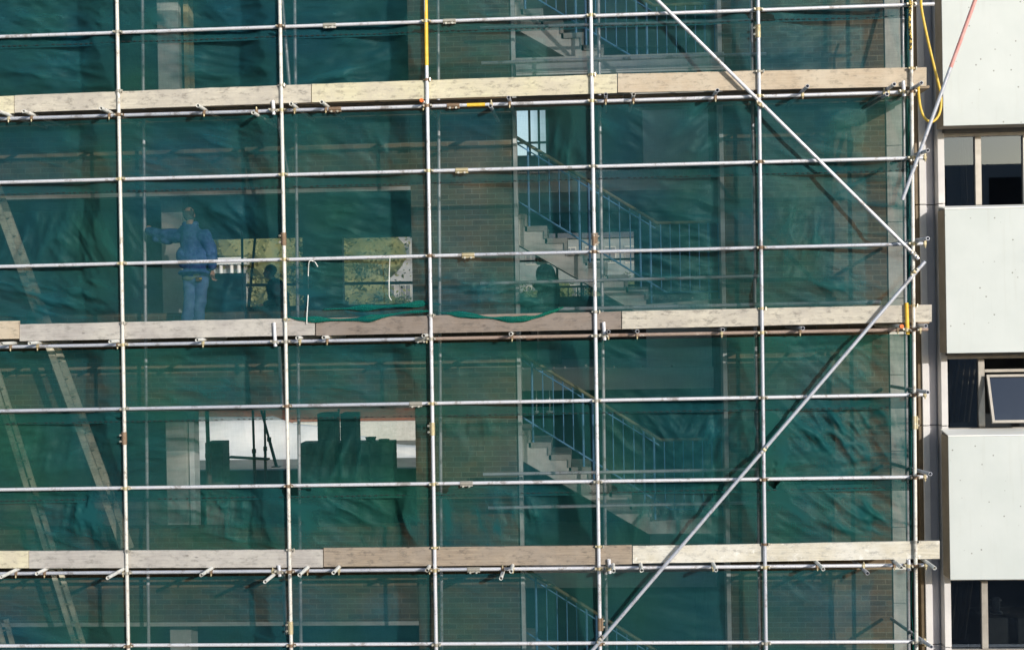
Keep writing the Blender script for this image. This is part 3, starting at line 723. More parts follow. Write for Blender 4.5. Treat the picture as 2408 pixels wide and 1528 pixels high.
for d in range(3):
    rows = sorted(TR[d])
    for n, (px, py, pr, und, m) in enumerate(rows):
        p = P(px, py, -pr); L = led(DL[d], p.x)
        z = L.z + (-0.0495 if und else 0.0495)
        bm = bmesh.new()
        paint = m == 'orange'; mm = 'stub' if paint or m == 'galv' else m
        tube(bm, (p.x, -pr, z), (p.x + rnd.uniform(-.03,.03), 1.235, z), sides=16)
        o = obj('transom_tube', bm, M[mm], smooth=40)
        near = 'orange painted ' if paint else ''
        tag(o, f'{near}transom tube end, {ordn[n]} from the left {"slung under" if und else "poking out under"} the {DECKN[d]} toe boards', 'scaffold tube', f'transom tubes of the {DECKN[d]} deck')
        if paint:
            bm = bmesh.new(); rod(bm, (p.x, -pr-0.001, z), (p.x, -pr+0.06, z), 0.0255, sides=16); obj('paint_band', bm, M['orange'], o, smooth=40)
        place(proto_putlog, rnd.choice(['clamp','clamp_rust','clamp_rust']), (p.x, YLg, L.z), Matrix.Rotation(math.pi if und else 0.0, 3, 'Y'),
              f'small clamp holding the {ordn[n]} transom from the left under the {DECKN[d]} toe boards', group=f'transom clamps of the {DECKN[d]} deck')
# short rail ends with their clamps on the end standard
for px, py, i, sl in ((2182,354,2,'second'),(2182,561,3,'third'),(2182,922,5,'fourth'),(2188,1114,6,'fifth'),(2190,1520,8,'lowest')):
    p = P(px, py, -0.28); L = led(i, px2x(2150, py, YLg)); x = p.x
    bm = bmesh.new(); tube(bm, p, (L.x-0.05, 1.1, L.z+0.05), sides=16)
    tag(obj('return_rail', bm, M['galv_dull'], smooth=40), f'tube end poking forward beside the end standard, on the {LED[i][5]}', 'scaffold tube', 'return tubes at the scaffold end')
    x2 = px2x(2174, py, YLg)
    place(proto_putlog, 'clamp', led(i, x2), None, f'clamp at the outer right end of the {LED[i][5]}', group='clamps on the rail ends')
# short upright stubs clamped to the ledgers, and slanting ties behind the netting
for d, px, y0, pxb, yb, m, lab in ((0,642,237,680,425,'galv','short white upright stub left of the string standard, on the uppermost ledger'), (1,645,758,664,960,'galv','short white upright stub left of the string standard, on the middle ledger'),
        (2,656,1328,672,1490,'galv','short upright stub left of the string standard, on the lowest ledger'), (1,1419.5,757,None,0,'galv','short upright stub by the standard before the stairs, on the middle ledger'),
        (2,1432,1314,None,0,'galv','short upright stub by the standard before the stairs, on the lowest ledger'), (0,2124,191,None,0,'galv','short pale upright stub next to the end standard, on the uppermost ledger'),
        (1,2131.5,712,None,0,'yellow','yellow painted upright stub next to the end standard, on the middle ledger'), (2,2136,1314,None,0,'galv','short upright stub next to the end standard, on the lowest ledger')):
    p = P(px, y0, 0.0); L = led(DL[d], p.x)
    bm = bmesh.new(); tube(bm, (p.x, -0.002, p.z), (p.x+0.01, 0.0, L.z-0.06), sides=14)
    if pxb: tube(bm, (p.x+0.012, 0.20, L.z-0.07), P(pxb, yb, 0.24), sides=12)
    tag(obj('upright_stub', bm, M[m], smooth=40), lab, 'scaffold tube', 'short upright stubs')
    place(proto_right_angle, rnd.choice(['clamp','clamp_grey']), (p.x, 0, L.z), Matrix.Rotation(0.2, 3, 'Y'), 'coupler holding the ' + lab.replace('short ', '').split(',')[0] + f' on the {DECKN[d]} ledger', group='stub couplers')
bm = bmesh.new(); tube(bm, P(660, -40, 0.22), P(681, 205, 0.24), sides=12)
tag(obj('slanting_tie', bm, M['galv'], smooth=40), 'slanting tube behind the netting beside the string standard, above the uppermost toe boards', 'scaffold tube')
# toe boards: pixel corners (tl, tr, br, bl)
TOE = [[((-190,232),(32.5,226),(32.5,267),(-190,273),'cream','cream toe board at the left edge of the uppermost row'),((34,224.5),(731,198.5),(731,241),(34,265),'pale','long pale weathered toe board, second in the uppermost row'),
        ((733,198),(1451,174.5),(1451,219),(733,241),'cream','long cream toe board under the brick pier in the uppermost row'),((1453,174),(2179,158.5),(2179,203),(1453,218),'tan','pinkish tan toe board at the right of the uppermost row')],
       [((-190,759),(45,754),(45,796),(-190,802),'tan','orange tan toe board at the left edge of the middle row'),((46,762.5),(740,747),(740,788),(46,802),'greyboard','long light grey toe board under the denim worker'),
        ((743,748),(1461,732),(1461,774),(743,789),'brownboard','dark brown toe board under the draped netting in the middle row'),((1463,732),(2191.5,715.8),(2191.5,756),(1463,773.5),'pale','light grey tan toe board at the right of the middle row')],
       [((-190,1297),(67,1294),(67,1334.5),(-190,1337),'cream','cream toe board at the left edge of the lowest row'),((68,1295),(759,1291.5),(759,1333),(68,1335.5),'greyboard','long grey toe board, second in the lowest row'),
        ((761,1288),(1486,1281.5),(1486,1326),(761,1332),'brown2','brown split toe board with knots in the lowest row'),((1488,1283.5),(2210,1271),(2210,1313),(1488,1324),'plaster','plaster splashed white toe board in the lowest row')]]
YT0, YT1 = 0.030, 0.066
for d in range(3):
    for n, (tl, tr, br, bl, m, lab) in enumerate(TOE[d]):
        c = [P(*q, YT0) for q in (tl, tr, br, bl)]
        if n == 0: c[0].x = c[3].x = XOUT
        nx = 24; bm = bmesh.new(); rows = []
        for i in range(nx+1):
            t = i/nx; a, b = c[0].lerp(c[1], t), c[3].lerp(c[2], t)
            e = rnd.uniform(-.0025, .0025); w = 0.004*math.sin(t*5+n)
            rows.append([bm.verts.new(v) for v in ((a.x, YT0+w, a.z+e), (a.x, YT1+w, a.z+e), (b.x, YT1+w, b.z+e*.6), (b.x, YT0+w, b.z+e*.6))])
        for A, B in zip(rows, rows[1:]):
            for k in range(4): bm.faces.new((A[k], A[(k+1) % 4], B[(k+1) % 4], B[k]))
        bm.faces.new(rows[0][::-1]); bm.faces.new(rows[-1])
        bmesh.ops.bevel(bm, geom=[e for e in bm.edges if e.calc_face_angle(0) > 1.0], offset=0.003, segments=1, affect='EDGES')
        tag(obj('toe_board', bm, M[m]), lab, 'toe board', f'toe boards of the {DECKN[d]} deck')
    for s_ in range(6):
        zt = [P(280,214,0).z, P(660,201,0).z, P(1003,188,0).z, P(1391,176,0).z, P(1786,168,0).z, P(2144,161,0).z] if d == 0 else \
             [P(287,759,0).z, P(668,751,0).z, P(1013,741,0).z, P(1402,733,0).z, P(1794,725,0).z, P(2150,718,0).z] if d == 1 else \
             [P(294,1294,0).z, P(679,1292,0).z, P(1022,1287,0).z, P(1410,1284,0).z, P(1799,1279,0).z, P(2153,1273,0).z]
        p = std_at(s_, zt[s_])
        place(proto_clip, rnd.choice(['clamp','clamp_grey','clamp_rust']), p, Matrix.Rotation(rnd.uniform(-.5,.5), 3, 'Z'), f'clip on the {STD[s_][3]} at the top of the {DECKN[d]} toe boards', cat='clip', group='toe board clips')
    # deck boards lying on the transoms behind the toe boards
    cuts = [XOUT] + [P(c_, TOE[d][1][0][1], 0.5).x for c_ in (34+15, 745, 1465)] + [P(2175, TOE[d][1][0][1], 0.5).x]
    pro = None
    inner = [XOUT] + [P(c_, TOE[d][1][0][1], 0.95).x for c_ in ((335, 693, 1030, 1407, 1766), (341, 699, 1034, 1415, 1774), (347, 705, 1038, 1423, 1782))[d]] + [P(2150, TOE[d][1][0][1], 0.95).x]
    for q, (y0, w) in enumerate(((0.245,.223),(0.471,.223),(0.697,.223),(0.923,.225))):
        cc = inner if q == 3 else cuts
        for a, b in zip(cc, cc[1:]):
            if q == 3: a, b = a+0.024, b-0.024
            sh = rnd.uniform(-.05,.05)
            za, zb = led(DL[d], a).z + 0.0745, led(DL[d], b).z + 0.0745
            bm = bmesh.new(); box(bm, (a+0.006, y0, 0), (b-0.006, y0+w, 0.038), 0.003)
            for v in bm.verts: v.co.z += za + (zb-za)*(v.co.x-a)/(b-a)
            tag(obj('deck_board', bm, M['deck']), f'wooden deck board lying on the transoms behind the {DECKN[d]} toe boards', 'deck board', f'boards of the {DECKN[d]} deck')

# ---------------------------------------------------------------- green debris netting
def lattice(seed): return np.random.RandomState(seed).rand(256, 256)
def vnoise(x, y, seed):
    T = lattice(seed); xi = np.floor(x).astype(int); yi = np.floor(y).astype(int); fx = x-xi; fy = y-yi
    fx = fx*fx*fx*(fx*(fx*6-15)+10); fy = fy*fy*fy*(fy*(fy*6-15)+10)
    g = lambda i, j: T[i & 255, j & 255]
    return (g(xi,yi)*(1-fx)+g(xi+1,yi)*fx)*(1-fy) + (g(xi,yi+1)*(1-fx)+g(xi+1,yi+1)*fx)*fy
def ridge(x, y, seed, p=2.2):
    n = vnoise(x, y, seed)*0.7 + vnoise(x*2.1+3.7, y*2.1+9.1, seed+1)*0.3
    return np.clip(1-np.abs(2*n-1)*1.35, 0, 1)**p
def crumple(x, y, seed):
    """distance to the nearest of scattered points: flat facets meeting in sharp creases"""
    T, U = lattice(seed), lattice(seed+501); xi = np.floor(x).astype(int); yi = np.floor(y).astype(int); best = np.full(x.shape, 9.0)
    for dx in (-1, 0, 1):
        for dy in (-1, 0, 1):
            i, j = (xi+dx) & 255, (yi+dy) & 255
            best = np.minimum(best, (xi+dx+T[i, j]-x)**2 + (yi+dy+U[i, j]-y)**2)
    return np.sqrt(best)
# wrinkled patches seen in the photograph: centre, radii (px), direction of the folds (deg, 0 = level, 90 = upright), fold spacing (m), strength
HOT = [(110,70,150,70,-30,.13,1.0),(330,60,110,60,-45,.14,.8),(560,150,150,60,-8,.10,1.1),(820,190,120,45,12,.09,1.2),(900,100,110,70,20,.13,.8),(150,160,170,50,-10,.11,.9),
       (480,60,90,60,-40,.15,.8),(1120,130,110,40,8,.10,.7),(1260,150,60,50,-6,.08,.7),(1180,40,70,30,-15,.10,.5),(1900,110,170,70,25,.18,.6),(1650,60,120,40,-4,.07,.6),
       (1480,290,60,50,-40,.12,1.2),(1360,350,45,60,85,.10,1.1),(1650,300,70,80,40,.12,.9),(720,330,50,70,-65,.16,.8),(900,340,110,60,-60,.2,.5),(2000,300,110,60,30,.16,.5),(220,340,150,60,-10,.2,.45),
       (130,580,130,80,75,.13,.9),(250,560,110,90,-60,.12,1.0),(560,510,110,60,-45,.16,.8),(330,620,60,80,-55,.11,.9),(100,700,140,50,-15,.10,1.1),(250,690,90,45,-30,.10,1.0),(560,690,120,45,75,.10,.6),(760,650,80,70,-5,.07,1.0),
       (880,720,110,35,5,.06,1.3),(1080,670,110,55,6,.08,1.1),(1250,700,90,40,12,.07,1.1),(1180,690,40,40,80,.09,.9),(1580,640,120,50,-15,.10,.8),(1870,560,90,80,70,.13,1.0),(1960,680,130,45,-20,.14,.9),(1990,640,80,30,-15,.12,.8),(1650,520,80,70,-25,.16,.6),
       (60,830,100,40,-6,.10,.6),(640,900,90,60,70,.2,.5),(1100,860,120,45,-4,.08,.6),(1510,830,40,30,-20,.07,1.2),(1990,860,110,60,-40,.11,.8),(1800,830,60,40,-30,.12,.6),(860,860,110,45,-4,.08,.5),
       (1940,1010,130,60,-48,.11,1.6),(1830,1090,32,120,80,.11,1.6),(1690,1020,80,80,65,.10,1.0),(1560,1000,90,70,-50,.12,.9),(2030,1060,80,60,-55,.12,.9),(1060,1050,50,90,70,.13,.9),(1150,1030,60,70,95,.12,.8),(820,1080,110,55,80,.09,1.0),(150,1060,130,80,80,.16,.6),
       (1960,1200,150,55,-35,.13,1.5),(2010,1230,90,40,-40,.10,1.1),(1090,1220,110,55,100,.13,1.5),(1180,1240,40,60,100,.10,1.3),(1270,1200,40,70,105,.12,1.5),(1010,1210,24,60,115,.12,1.4),(820,1190,130,55,-30,.13,1.3),(720,1230,50,50,100,.12,1.1),
       (540,1210,120,50,85,.10,1.1),(500,1170,90,40,-50,.10,.9),(250,1210,90,60,95,.13,1.1),(180,1200,60,60,80,.12,.9),(1590,1220,90,50,85,.11,1.1),(1450,1200,60,60,110,.14,1.1),(1680,1180,50,60,100,.1,1.0),(1400,1120,60,50,-40,.1,.7),
       (1990,1420,130,60,25,.16,.5),(880,1440,170,60,8,.2,.4),(420,1430,170,60,25,.2,.4),(1880,1380,90,40,-35,.1,.5)]
NET_TONE = [(1930,560,270,700,-.10),(1930,1300,270,300,-.08),(1090,480,118,280,.09),(1090,1130,118,180,.09),(1090,120,118,90,.08),(715,1045,290,70,.26),(600,640,125,90,.10),(885,635,95,85,.10),(1255,310,40,66,.38),(1602,322,92,72,.10),(1470,424,235,28,.10),(1470,905,240,30,.14),(1610,832,90,36,.10),(1460,560,250,190,.10),(1460,1080,250,210,.08),(1460,60,250,110,.08),(412,620,40,140,.08)]  # net coverage per patch: cut to brighten openings and stairs, raised at right
def net(label, tl, tr, br, bl, Y, seed, base=1.0, seam=None, mat='net', step=0.019):
    e_ = (-800-tl[0])/(tr[0]-tl[0])         # runs on past the left edge of the picture
    tl, bl = (-800, tl[1]+(tr[1]-tl[1])*e_), (-800, bl[1]+(br[1]-bl[1])*e_)
    C = [P(*q, Y) for q in (tl, tr, br, bl)]
    W = (C[1]-C[0]).length; Hh = (C[3]-C[0]).length
    nx, nz = int(W/step), int(Hh/step)
    u, v = np.meshgrid(np.linspace(0, 1, nx+1), np.linspace(0, 1, nz+1))
    c = [np.array(q) for q in C]
    pos = ((1-u)*(1-v))[..., None]*c[0] + (u*(1-v))[..., None]*c[1] + (u*v)[..., None]*c[2] + ((1-u)*v)[..., None]*c[3]
    X, Z = pos[..., 0], pos[..., 2]
    # billows between the fixing points, then fine creases
    h = (vnoise(X*0.9+seed, Z*0.8, seed)-.5)*0.085*base + (vnoise(X*2.3, Z*1.7+seed, seed+5)-.5)*0.030*base
    a = math.radians(-20+seed*7 % 40); xr = X*math.cos(a)+Z*math.sin(a); zr = -X*math.sin(a)+Z*math.cos(a)
    rg = ridge(xr*1.2, zr*5.0, seed+9, 3.0)
    patch = np.clip(vnoise(X*0.7+5, Z*0.7+seed, seed+14)*2.2-0.75, 0, 1)
    rf = ridge(xr*2.4+9, zr*11.0, seed+29, 3.0)
    h += rg*0.016*patch*base + rf*0.007*patch
    cr = crumple(xr*1.6+3, zr*5.2, seed+60); cf = crumple(xr*4.5, zr*10.0+7, seed+61)
    h += (cr*0.036+cf*0.014)*(0.35+patch)*(0.5+0.5*base)
    g = rg*patch*0.16 + rf*patch*0.10 + np.clip(cr-.5, 0, 1)*0.16*(0.3+patch)
    pxs = u*(tr[0]-tl[0])+tl[0]; pys = (1-v)*((1-u)*tl[1]+u*tr[1]) + v*((1-u)*bl[1]+u*br[1])
    for n, (hx, hy, rx, ry, ang, lam, st) in enumerate(HOT):
        m = np.exp(-(((pxs-hx)/rx)**2+((pys-hy)/ry)**2)*1.1)
        if m.max() < 0.02: continue
        wob = vnoise(X*3.0+n, Z*3.0, 70+n)*3-1.5
        m = m*np.clip(0.45+0.8*vnoise(X*4+n*3, Z*4, 90+n), 0, 1.2)
        t = math.radians(ang); hc = P(hx, hy, Y); Xl, Zl = X-hc.x, Z-hc.z
        al = Xl*math.cos(t)+Zl*math.sin(t); ac = -Xl*math.sin(t)+Zl*math.cos(t); ac = ac + 0.10*al*np.tanh(ac*2.5)
        sl = m > 0.03
        r1 = np.zeros_like(m); r2 = np.zeros_like(m)
        r1[sl] = crumple(ac[sl]/lam*0.62+wob[sl]*0.05+n*7, al[sl]/lam*0.17+n, 30+n)
        r2[sl] = crumple(ac[sl]/lam*1.5+wob[sl]*0.10+n*5, al[sl]/lam*0.40+n*2, 31+n)
        h += m*st*(r1*0.85+r2*0.30)*lam*1.05
        g += m*st*(np.clip(r1-.40, 0, 1)*0.75+np.clip(r2-.4, 0, 1)*0.22)
    # sucked inwards between the uprights: slack to the right of each, drawn back steeply towards the next, coverage cut there to darken the band
    sx = [std_at(0, 9).x-6.9, std_at(0, 9).x-4.6, std_at(0, 9).x-2.3] + [std_at(q, 9).x for q in range(6)]
    for a_, b_ in zip(sx, sx[1:]):
        s = (X-a_)/(b_-a_); e = 0.86+0.14*v**1.5+0.02*vnoise(Z*3, Z*0+a_, 8); k = 0.73+0.05*(vnoise(Z*2, Z*0+b_, 11)-.5)
        d = np.where(s < k, s/k, np.clip((e-s)/(e-k), 0, 1)); d = np.where((s < 0) | (s > 1), 0, d)
        h -= 0.20*(0.4+0.6*base)*np.clip(d, 0, 1); g -= 0.05*((s > k) & (s < e))
    for cx_, cy_, rx_, ry_, q_ in NET_TONE: g -= q_*np.exp(-((pxs-cx_)/rx_)**4-((pys-cy_)/ry_)**4)     # coverage cut where the view behind should read brighter
    hold = np.clip(np.minimum(v, 1-v)*7+0.12, 0, 1)           # held tight along both fixed edges
    pos[..., 1] = np.clip(Y - h*hold, 0.080, 0.33)
    ii = (np.arange(nz)[:, None]*(nx+1)+np.arange(nx)[None, :]).ravel()
    F4 = np.stack([ii, ii+1, ii+nx+2, ii+nx+1], 1)
    me = bpy.data.meshes.new('debris_netting')
    me.vertices.add((nx+1)*(nz+1)); me.vertices.foreach_set('co', pos.astype(np.float32).ravel())
    me.loops.add(F4.size); me.loops.foreach_set('vertex_index', F4.astype(np.int32).ravel())
    me.polygons.add(len(F4)); me.polygons.foreach_set('loop_start', np.arange(0, F4.size, 4, dtype=np.int32)); me.update(calc_edges=True); me.validate()
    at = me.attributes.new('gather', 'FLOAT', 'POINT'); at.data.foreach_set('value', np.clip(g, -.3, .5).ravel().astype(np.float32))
    o = link('debris_netting', me, M[mat], smooth=180)
    tag(o, label, 'netting', 'green netting sheets')
    if seam is not None:        # black lacing cord stitched along the lower hem
        row = pos[int(nz*seam)]; bm = bmesh.new(); i = 0
        pts, rr = [], []
        while i < nx-4:
            th = rnd.random() < 0.86; off = Vector((0, -0.012, rnd.uniform(-.003, .003)))
            for k, r0 in ((0, .0012), (.3, .0065 if th else .0012), (2, .0065 if th else .0012), (2.3, .0012)):
                a = i+int(k); pts.append(Vector(row[a]).lerp(Vector(row[a+1]), k-int(k))+off); rr.append(r0)
            i += 4
        sweep(bm, pts, rr, 5)
        obj('lacing_cord', bm, M['seam'], o)
    return o
X0, X1 = -190, 2143
NY, NF = 0.108, 0.090
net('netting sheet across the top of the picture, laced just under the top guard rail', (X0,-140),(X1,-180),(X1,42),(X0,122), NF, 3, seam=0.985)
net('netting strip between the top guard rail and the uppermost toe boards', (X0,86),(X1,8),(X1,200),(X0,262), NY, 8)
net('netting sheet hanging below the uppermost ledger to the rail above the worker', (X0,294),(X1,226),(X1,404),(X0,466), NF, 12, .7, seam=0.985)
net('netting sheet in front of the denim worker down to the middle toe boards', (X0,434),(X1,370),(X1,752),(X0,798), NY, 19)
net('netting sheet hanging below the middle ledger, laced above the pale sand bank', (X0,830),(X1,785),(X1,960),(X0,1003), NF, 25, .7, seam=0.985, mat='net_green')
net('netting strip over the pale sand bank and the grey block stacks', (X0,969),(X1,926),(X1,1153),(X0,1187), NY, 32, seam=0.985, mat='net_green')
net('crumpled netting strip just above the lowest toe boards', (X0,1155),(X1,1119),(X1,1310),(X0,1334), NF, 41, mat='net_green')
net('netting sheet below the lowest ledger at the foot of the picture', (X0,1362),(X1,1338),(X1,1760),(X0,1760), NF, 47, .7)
# gathered netting draped over the middle toe boards
def roll(label, pts, rad, Y, mat, seed, flat=0.55, name='draped_netting'):
    pts = spline([P(x, y, Y) for x, y in pts], 14); r_ = random.Random(seed); bm = bmesh.new(); rings = []; S = 36
    ph = [r_.uniform(0, 6) for _ in range(6)]
    for i, p in enumerate(pts):
        t = i/(len(pts)-1); env = rad*min(1, 0.25+3*min(t, 1-t))*(0.8+0.35*math.sin(t*17+ph[0]))
        ring = []
        for k in range(S):
            a = 2*math.pi*k/S
            w = env*(1+0.20*math.sin(3*a+i*0.17+ph[1])+0.22*math.sin(7*a-i*0.09+ph[2])+0.12*math.sin(11*a+i*0.05+ph[3]))*(1+0.25*math.sin(i*0.37+ph[4])*math.sin(i*0.11+ph[5]))
            ring.append(bm.verts.new((p.x, p.y+math.cos(a)*w*flat, p.z+math.sin(a)*w)))
        rings.append(ring)
    for A, B in zip(rings, rings[1:]):
        for k in range(S): bm.faces.new((A[k], A[(k+1) % S], B[(k+1) % S], B[k]))
    bm.faces.new(rings[0][::-1]); bm.faces.new(rings[-1])
    return tag(obj(name, bm, M[mat], smooth=180), label, 'netting', 'gathered netting')
roll('thin bunched netting sagging over the middle toe boards left of the brick pier', [(672,742),(700,749),(760,752),(830,751),(890,745),(950,735),(1010,731)], 0.027, 0.008, 'net_dense', 5)
roll('bunched netting sagging over the dark brown toe board before the brick pier', [(1030,735),(1080,738),(1140,746),(1205,750),(1255,746),(1295,734),(1325,722)], 0.031, 0.008, 'net_dense', 6)
roll('wrinkled netting hem rising along the middle deck behind the toe boards', [(760,728),(850,724),(930,719),(1000,714),(1036,716)], 0.028, 0.10, 'net_dense', 9)
# the end of the netting, twisted round the end standard
for lab, pts, m in (('twisted netting edge beside the end standard above the uppermost toe boards', [(2124,-40),(2128,60),(2126,150)], 'net_dense'),
        ('bright twisted netting edge beside the end standard above the middle toe boards', [(2138,232),(2136,330),(2143,440),(2141,560),(2138,640),(2143,705)], 'net_fold'),
        ('twisted netting edge beside the end standard above the lowest toe boards', [(2140,800),(2136,900),(2145,1010),(2143,1140),(2146,1262)], 'net_fold'),
        ('twisted netting edge beside the end standard at the foot of the picture', [(2146,1345),(2142,1420),(2148,1500),(2146,1600)], 'net_fold')):
    roll(lab, pts, 0.033, 0.10, m, len(lab), 0.8, 'netting_edge')

# ---------------------------------------------------------------- ladders behind the netting
def ladder(label, na, nb, fa, fb, Y0, Y1, mat='ladderwood', gap=0.26, w=0.062):
    """near stile pixels na-nb at depth Y0, far stile fa-fb at depth Y1"""
    L0, L1 = (P(*na, Y0), P(*nb, Y0)), (P(*fa, Y1), P(*fb, Y1))
    o = empty('ladder', L0[1]); tag(o, label, 'ladder', 'ladders behind the netting')
    for a, b in (L0, L1): 
        bm = bmesh.new(); bar(bm, a, b, w, 0.035); obj('stile', bm, M[mat], o)
    n = int((L0[0]-L0[1]).length/gap)
    for i in range(n):
        t = (i+0.5)/n; bm = bmesh.new(); rod(bm, L0[0].lerp(L0[1], t), L1[0].lerp(L1[1], t), 0.014, sides=8); obj('rung', bm, M[mat], o)
ladder('steep ladder leaning from the middle deck down right past the leftmost standard', (-95,240),(289,1288),(-78,240),(308,1288), 0.36, 0.62, w=0.088)
ladder('narrow ladder with clear rungs passing down through the lowest toe boards', (-28,850),(206,1610),(-12,850),(226,1610), 0.36, 0.70)
ladder('short bottom ladder end at the lower left corner', (-6,1462),(42,1640),(14,1455),(62,1640), 0.36, 0.72)

# ---------------------------------------------------------------- rope, hose, strings, a patch of loose net
bm = bmesh.new(); z1, z0 = P(2143, -12, 0).z, P(2144, 118, 0).z; pts = []
for i in range(260):
    t = i/259; z = z1+(z0-z1)*t; c = std_at(5, z); a = t*2*math.pi*15
    pts.append((c.x-0.022+0.006*math.sin(t*9)+math.cos(a)*0.010, c.y-0.036+math.sin(a)*0.010, z))
sweep(bm, pts, 0.011, 6); sweep(bm, [(2*(std_at(5, z).x-0.022+0.006*math.sin(i/259*9))-x, 2*(std_at(5, z).y-0.036)-y, z) for i, (x, y, z) in enumerate(pts)], 0.011, 6)
rm, nt, b_ = material('yellow_black_rope', 0.8)
wv = node(nt, 'ShaderNodeTexNoise', Scale=34.0, Detail=2.0); nt.links.new(coords(nt, (1,1,1), True), wv.inputs['Vector'])
nt.links.new(ramp(nt, wv.outputs[0], [(0.47, (0.03,0.028,0.02)), (0.53, (0.62,0.44,0.10))]), b_.inputs['Base Color'])
tag(obj('rope', bm, rm, smooth=60), 'yellow and black rope wound round the top of the end standard', 'rope')
bm = bmesh.new()
sweep(bm, spline([P(2166,-20,0.05), P(2167,20,-0.02), P(2182,95,-0.04), P(2200,170,-0.03), P(2211,215,-0.02), P(2213,245,-0.03), P(2207,272,-0.05), P(2191,287,-0.06), P(2174,277,-0.05), P(2164,250,-0.03), P(2160,215,0.02), P(2161,200,0.08)], 8), 0.0165, 10)
tag(obj('hose', bm, M['hose'], smooth=60), 'yellow hose hanging in a loop beside the end standard', 'hose')
for lab, pts in (('white string with a hooked top hanging near the seated silhouette', [(747,627,.02),(742,618,-.0),(737,614.5,.05),(727,616,.03),(725,650,.09),(725,690,.09),(722,740,.0),(721.5,761,-.005)]), ('short white string hanging before the second rear window', [(917,606,.03),(915.5,640,.10),(915,690,.10),(917,701,.10),(921,706,.10)])):
    bm = bmesh.new(); sweep(bm, spline([P(*q) for q in pts], 6), 0.0065, 6); tag(obj('string', bm, M['string'], smooth=60), lab, 'string', 'white strings')

# ---------------------------------------------------------------- people
def ball(bm, c, r, M3=None, seg=16):
    rx, ry, rz = r if isinstance(r, (tuple, list)) else (r, r, r)
    mtx = Matrix.Translation(Vector(c)) @ (M3.to_4x4() if M3 else Matrix.Identity(4)) @ Matrix.Diagonal((rx, ry, rz, 1))
    bmesh.ops.create_uvsphere(bm, u_segments=seg, v_segments=seg//2, radius=1.0, matrix=mtx)
def capsule(bm, a, ra, b, rb, seg=14):
    a, b = Vector(a), Vector(b)
    ball(bm, a, ra, seg=seg); ball(bm, b, rb, seg=seg)
    rod(bm, a, b, ra, rb, sides=seg)
def chain(bm, pts):
    for (a, ra), (b, rb) in zip(pts, pts[1:]): capsule(bm, a, ra, b, rb)
def melt(name, bm, mat, parent, voxel, relax=4, wrinkle=None):
    """weld overlapping volumes into one continuous skin"""
    bmesh.ops.recalc_face_normals(bm, faces=bm.faces)
    me = bpy.data.meshes.new(name); bm.to_mesh(me); bm.free()
    t = bpy.data.objects.new(name, me); COL.objects.link(t)
    r = t.modifiers.new('weld', 'REMESH'); r.mode = 'VOXEL'; r.voxel_size = voxel
    s = t.modifiers.new('relax', 'SMOOTH'); s.iterations = relax; s.factor = 0.5
    out = bpy.data.meshes.new_from_object(t.evaluated_get(bpy.context.evaluated_depsgraph_get()))
    bpy.data.objects.remove(t); out.name = name; out.materials.clear()
    n = len(out.vertices); co = np.empty(n*3, dtype=np.float32); out.vertices.foreach_get('co', co); co = co.reshape(-1, 3)
    if wrinkle:
        no = np.empty(n*3, dtype=np.float32); out.vertices.foreach_get('normal', no); no = no.reshape(-1, 3)
        am, sx_, sz_, sd = wrinkle
        w = ridge((co[:, 0]+co[:, 1]*.7)*sx_, (co[:, 2]+co[:, 1]*.4)*sz_, sd, 1.5)
        co += no*(w[:, None]*am); out.vertices.foreach_set('co', co.ravel())
    return link(name, out, mat, parent, smooth=180)
def finger(bm, root, dirs, lens, r):
    p = Vector(root)
    for d, l, k in zip(dirs, lens, range(9)):
        q = p + Vector(d).normalized()*l; capsule(bm, p, r*(1-.1*k), q, r*(0.92-.1*k), 8); p = q

# the worker on the middle deck, seen from behind, left hand on the inner tube
YWk = 0.60
def W(px, py, dy=0.0): return P(px, py, YWk+dy)
zdeck = led(4, W(455,760).x).z + 0.1125
worker = empty('person', Vector((W(455,760).x, YWk, zdeck)))
tag(worker, 'man in denim jacket and jeans standing back turned, one hand on an upright tube', 'person')
def hand_grip(bm, wrist, palm_dir, across, r=0.0105):
    """palm with four bent fingers and a thumb"""
    w = Vector(wrist); d = Vector(palm_dir).normalized(); a = Vector(across).normalized(); n = d.cross(a).normalized()
    palm = w + d*0.055
    rot = Matrix((a, n, d)).transposed()
    ball(bm, palm, (0.044, 0.019, 0.056), rot, 14)
    for i, l in enumerate((0.040, 0.046, 0.043, 0.034)):
        root = palm + d*0.040 + a*(-0.030+0.020*i)
        finger(bm, root, (d*0.9+n*0.4, d*0.45+n*0.9, n*1.0-d*0.25), (l, l*.65, l*.5), r*(1 if i < 3 else .88))
    finger(bm, palm - d*0.012 - a*0.036, (d*0.7-a*0.6+n*.2, d*0.8-a*0.1+n*0.5), (0.036, 0.03), r*1.1)
hipL, hipR = W(446,650), W(474,650); knL, knR = W(447,698,-.01), W(472,700,.01)
ankL, ankR = Vector((W(438,770).x, YWk-.02, zdeck+.09)), Vector((W(464,770).x, YWk+.03, zdeck+.09))
shL, shR = W(413,551), W(482,549); elL, wrL = W(372,552,.10), W(345,540,.21)
elR, wrR = W(497,592,-.02), W(499,632,.03)
hd = W(444,505,.01); nk = W(447,528)
bm = bmesh.new()
ball(bm, hd+Vector((0,.012,.012)), (.074,.094,.098)); ball(bm, hd+Vector((-.004,.045,-.055)), (.056,.062,.062)); capsule(bm, nk+Vector((0,0,.02)), .058, nk-Vector((0,0,.06)), .066)
for s in (-1, 1):
    ball(bm, hd+Vector((s*.077,.012,-.012)), (.010,.020,.032)); ball(bm, hd+Vector((s*.03,.098,.012)), (.014,.008,.008))
capsule(bm, hd+Vector((0,.10,.015)), .012, hd+Vector((0,.122,-.03)), .017); ball(bm, hd+Vector((0,.100,-.062)), (.027,.010,.008))
chain(bm, [(W(447,560), .11), (W(452,600), .12), (W(458,640), .115)])
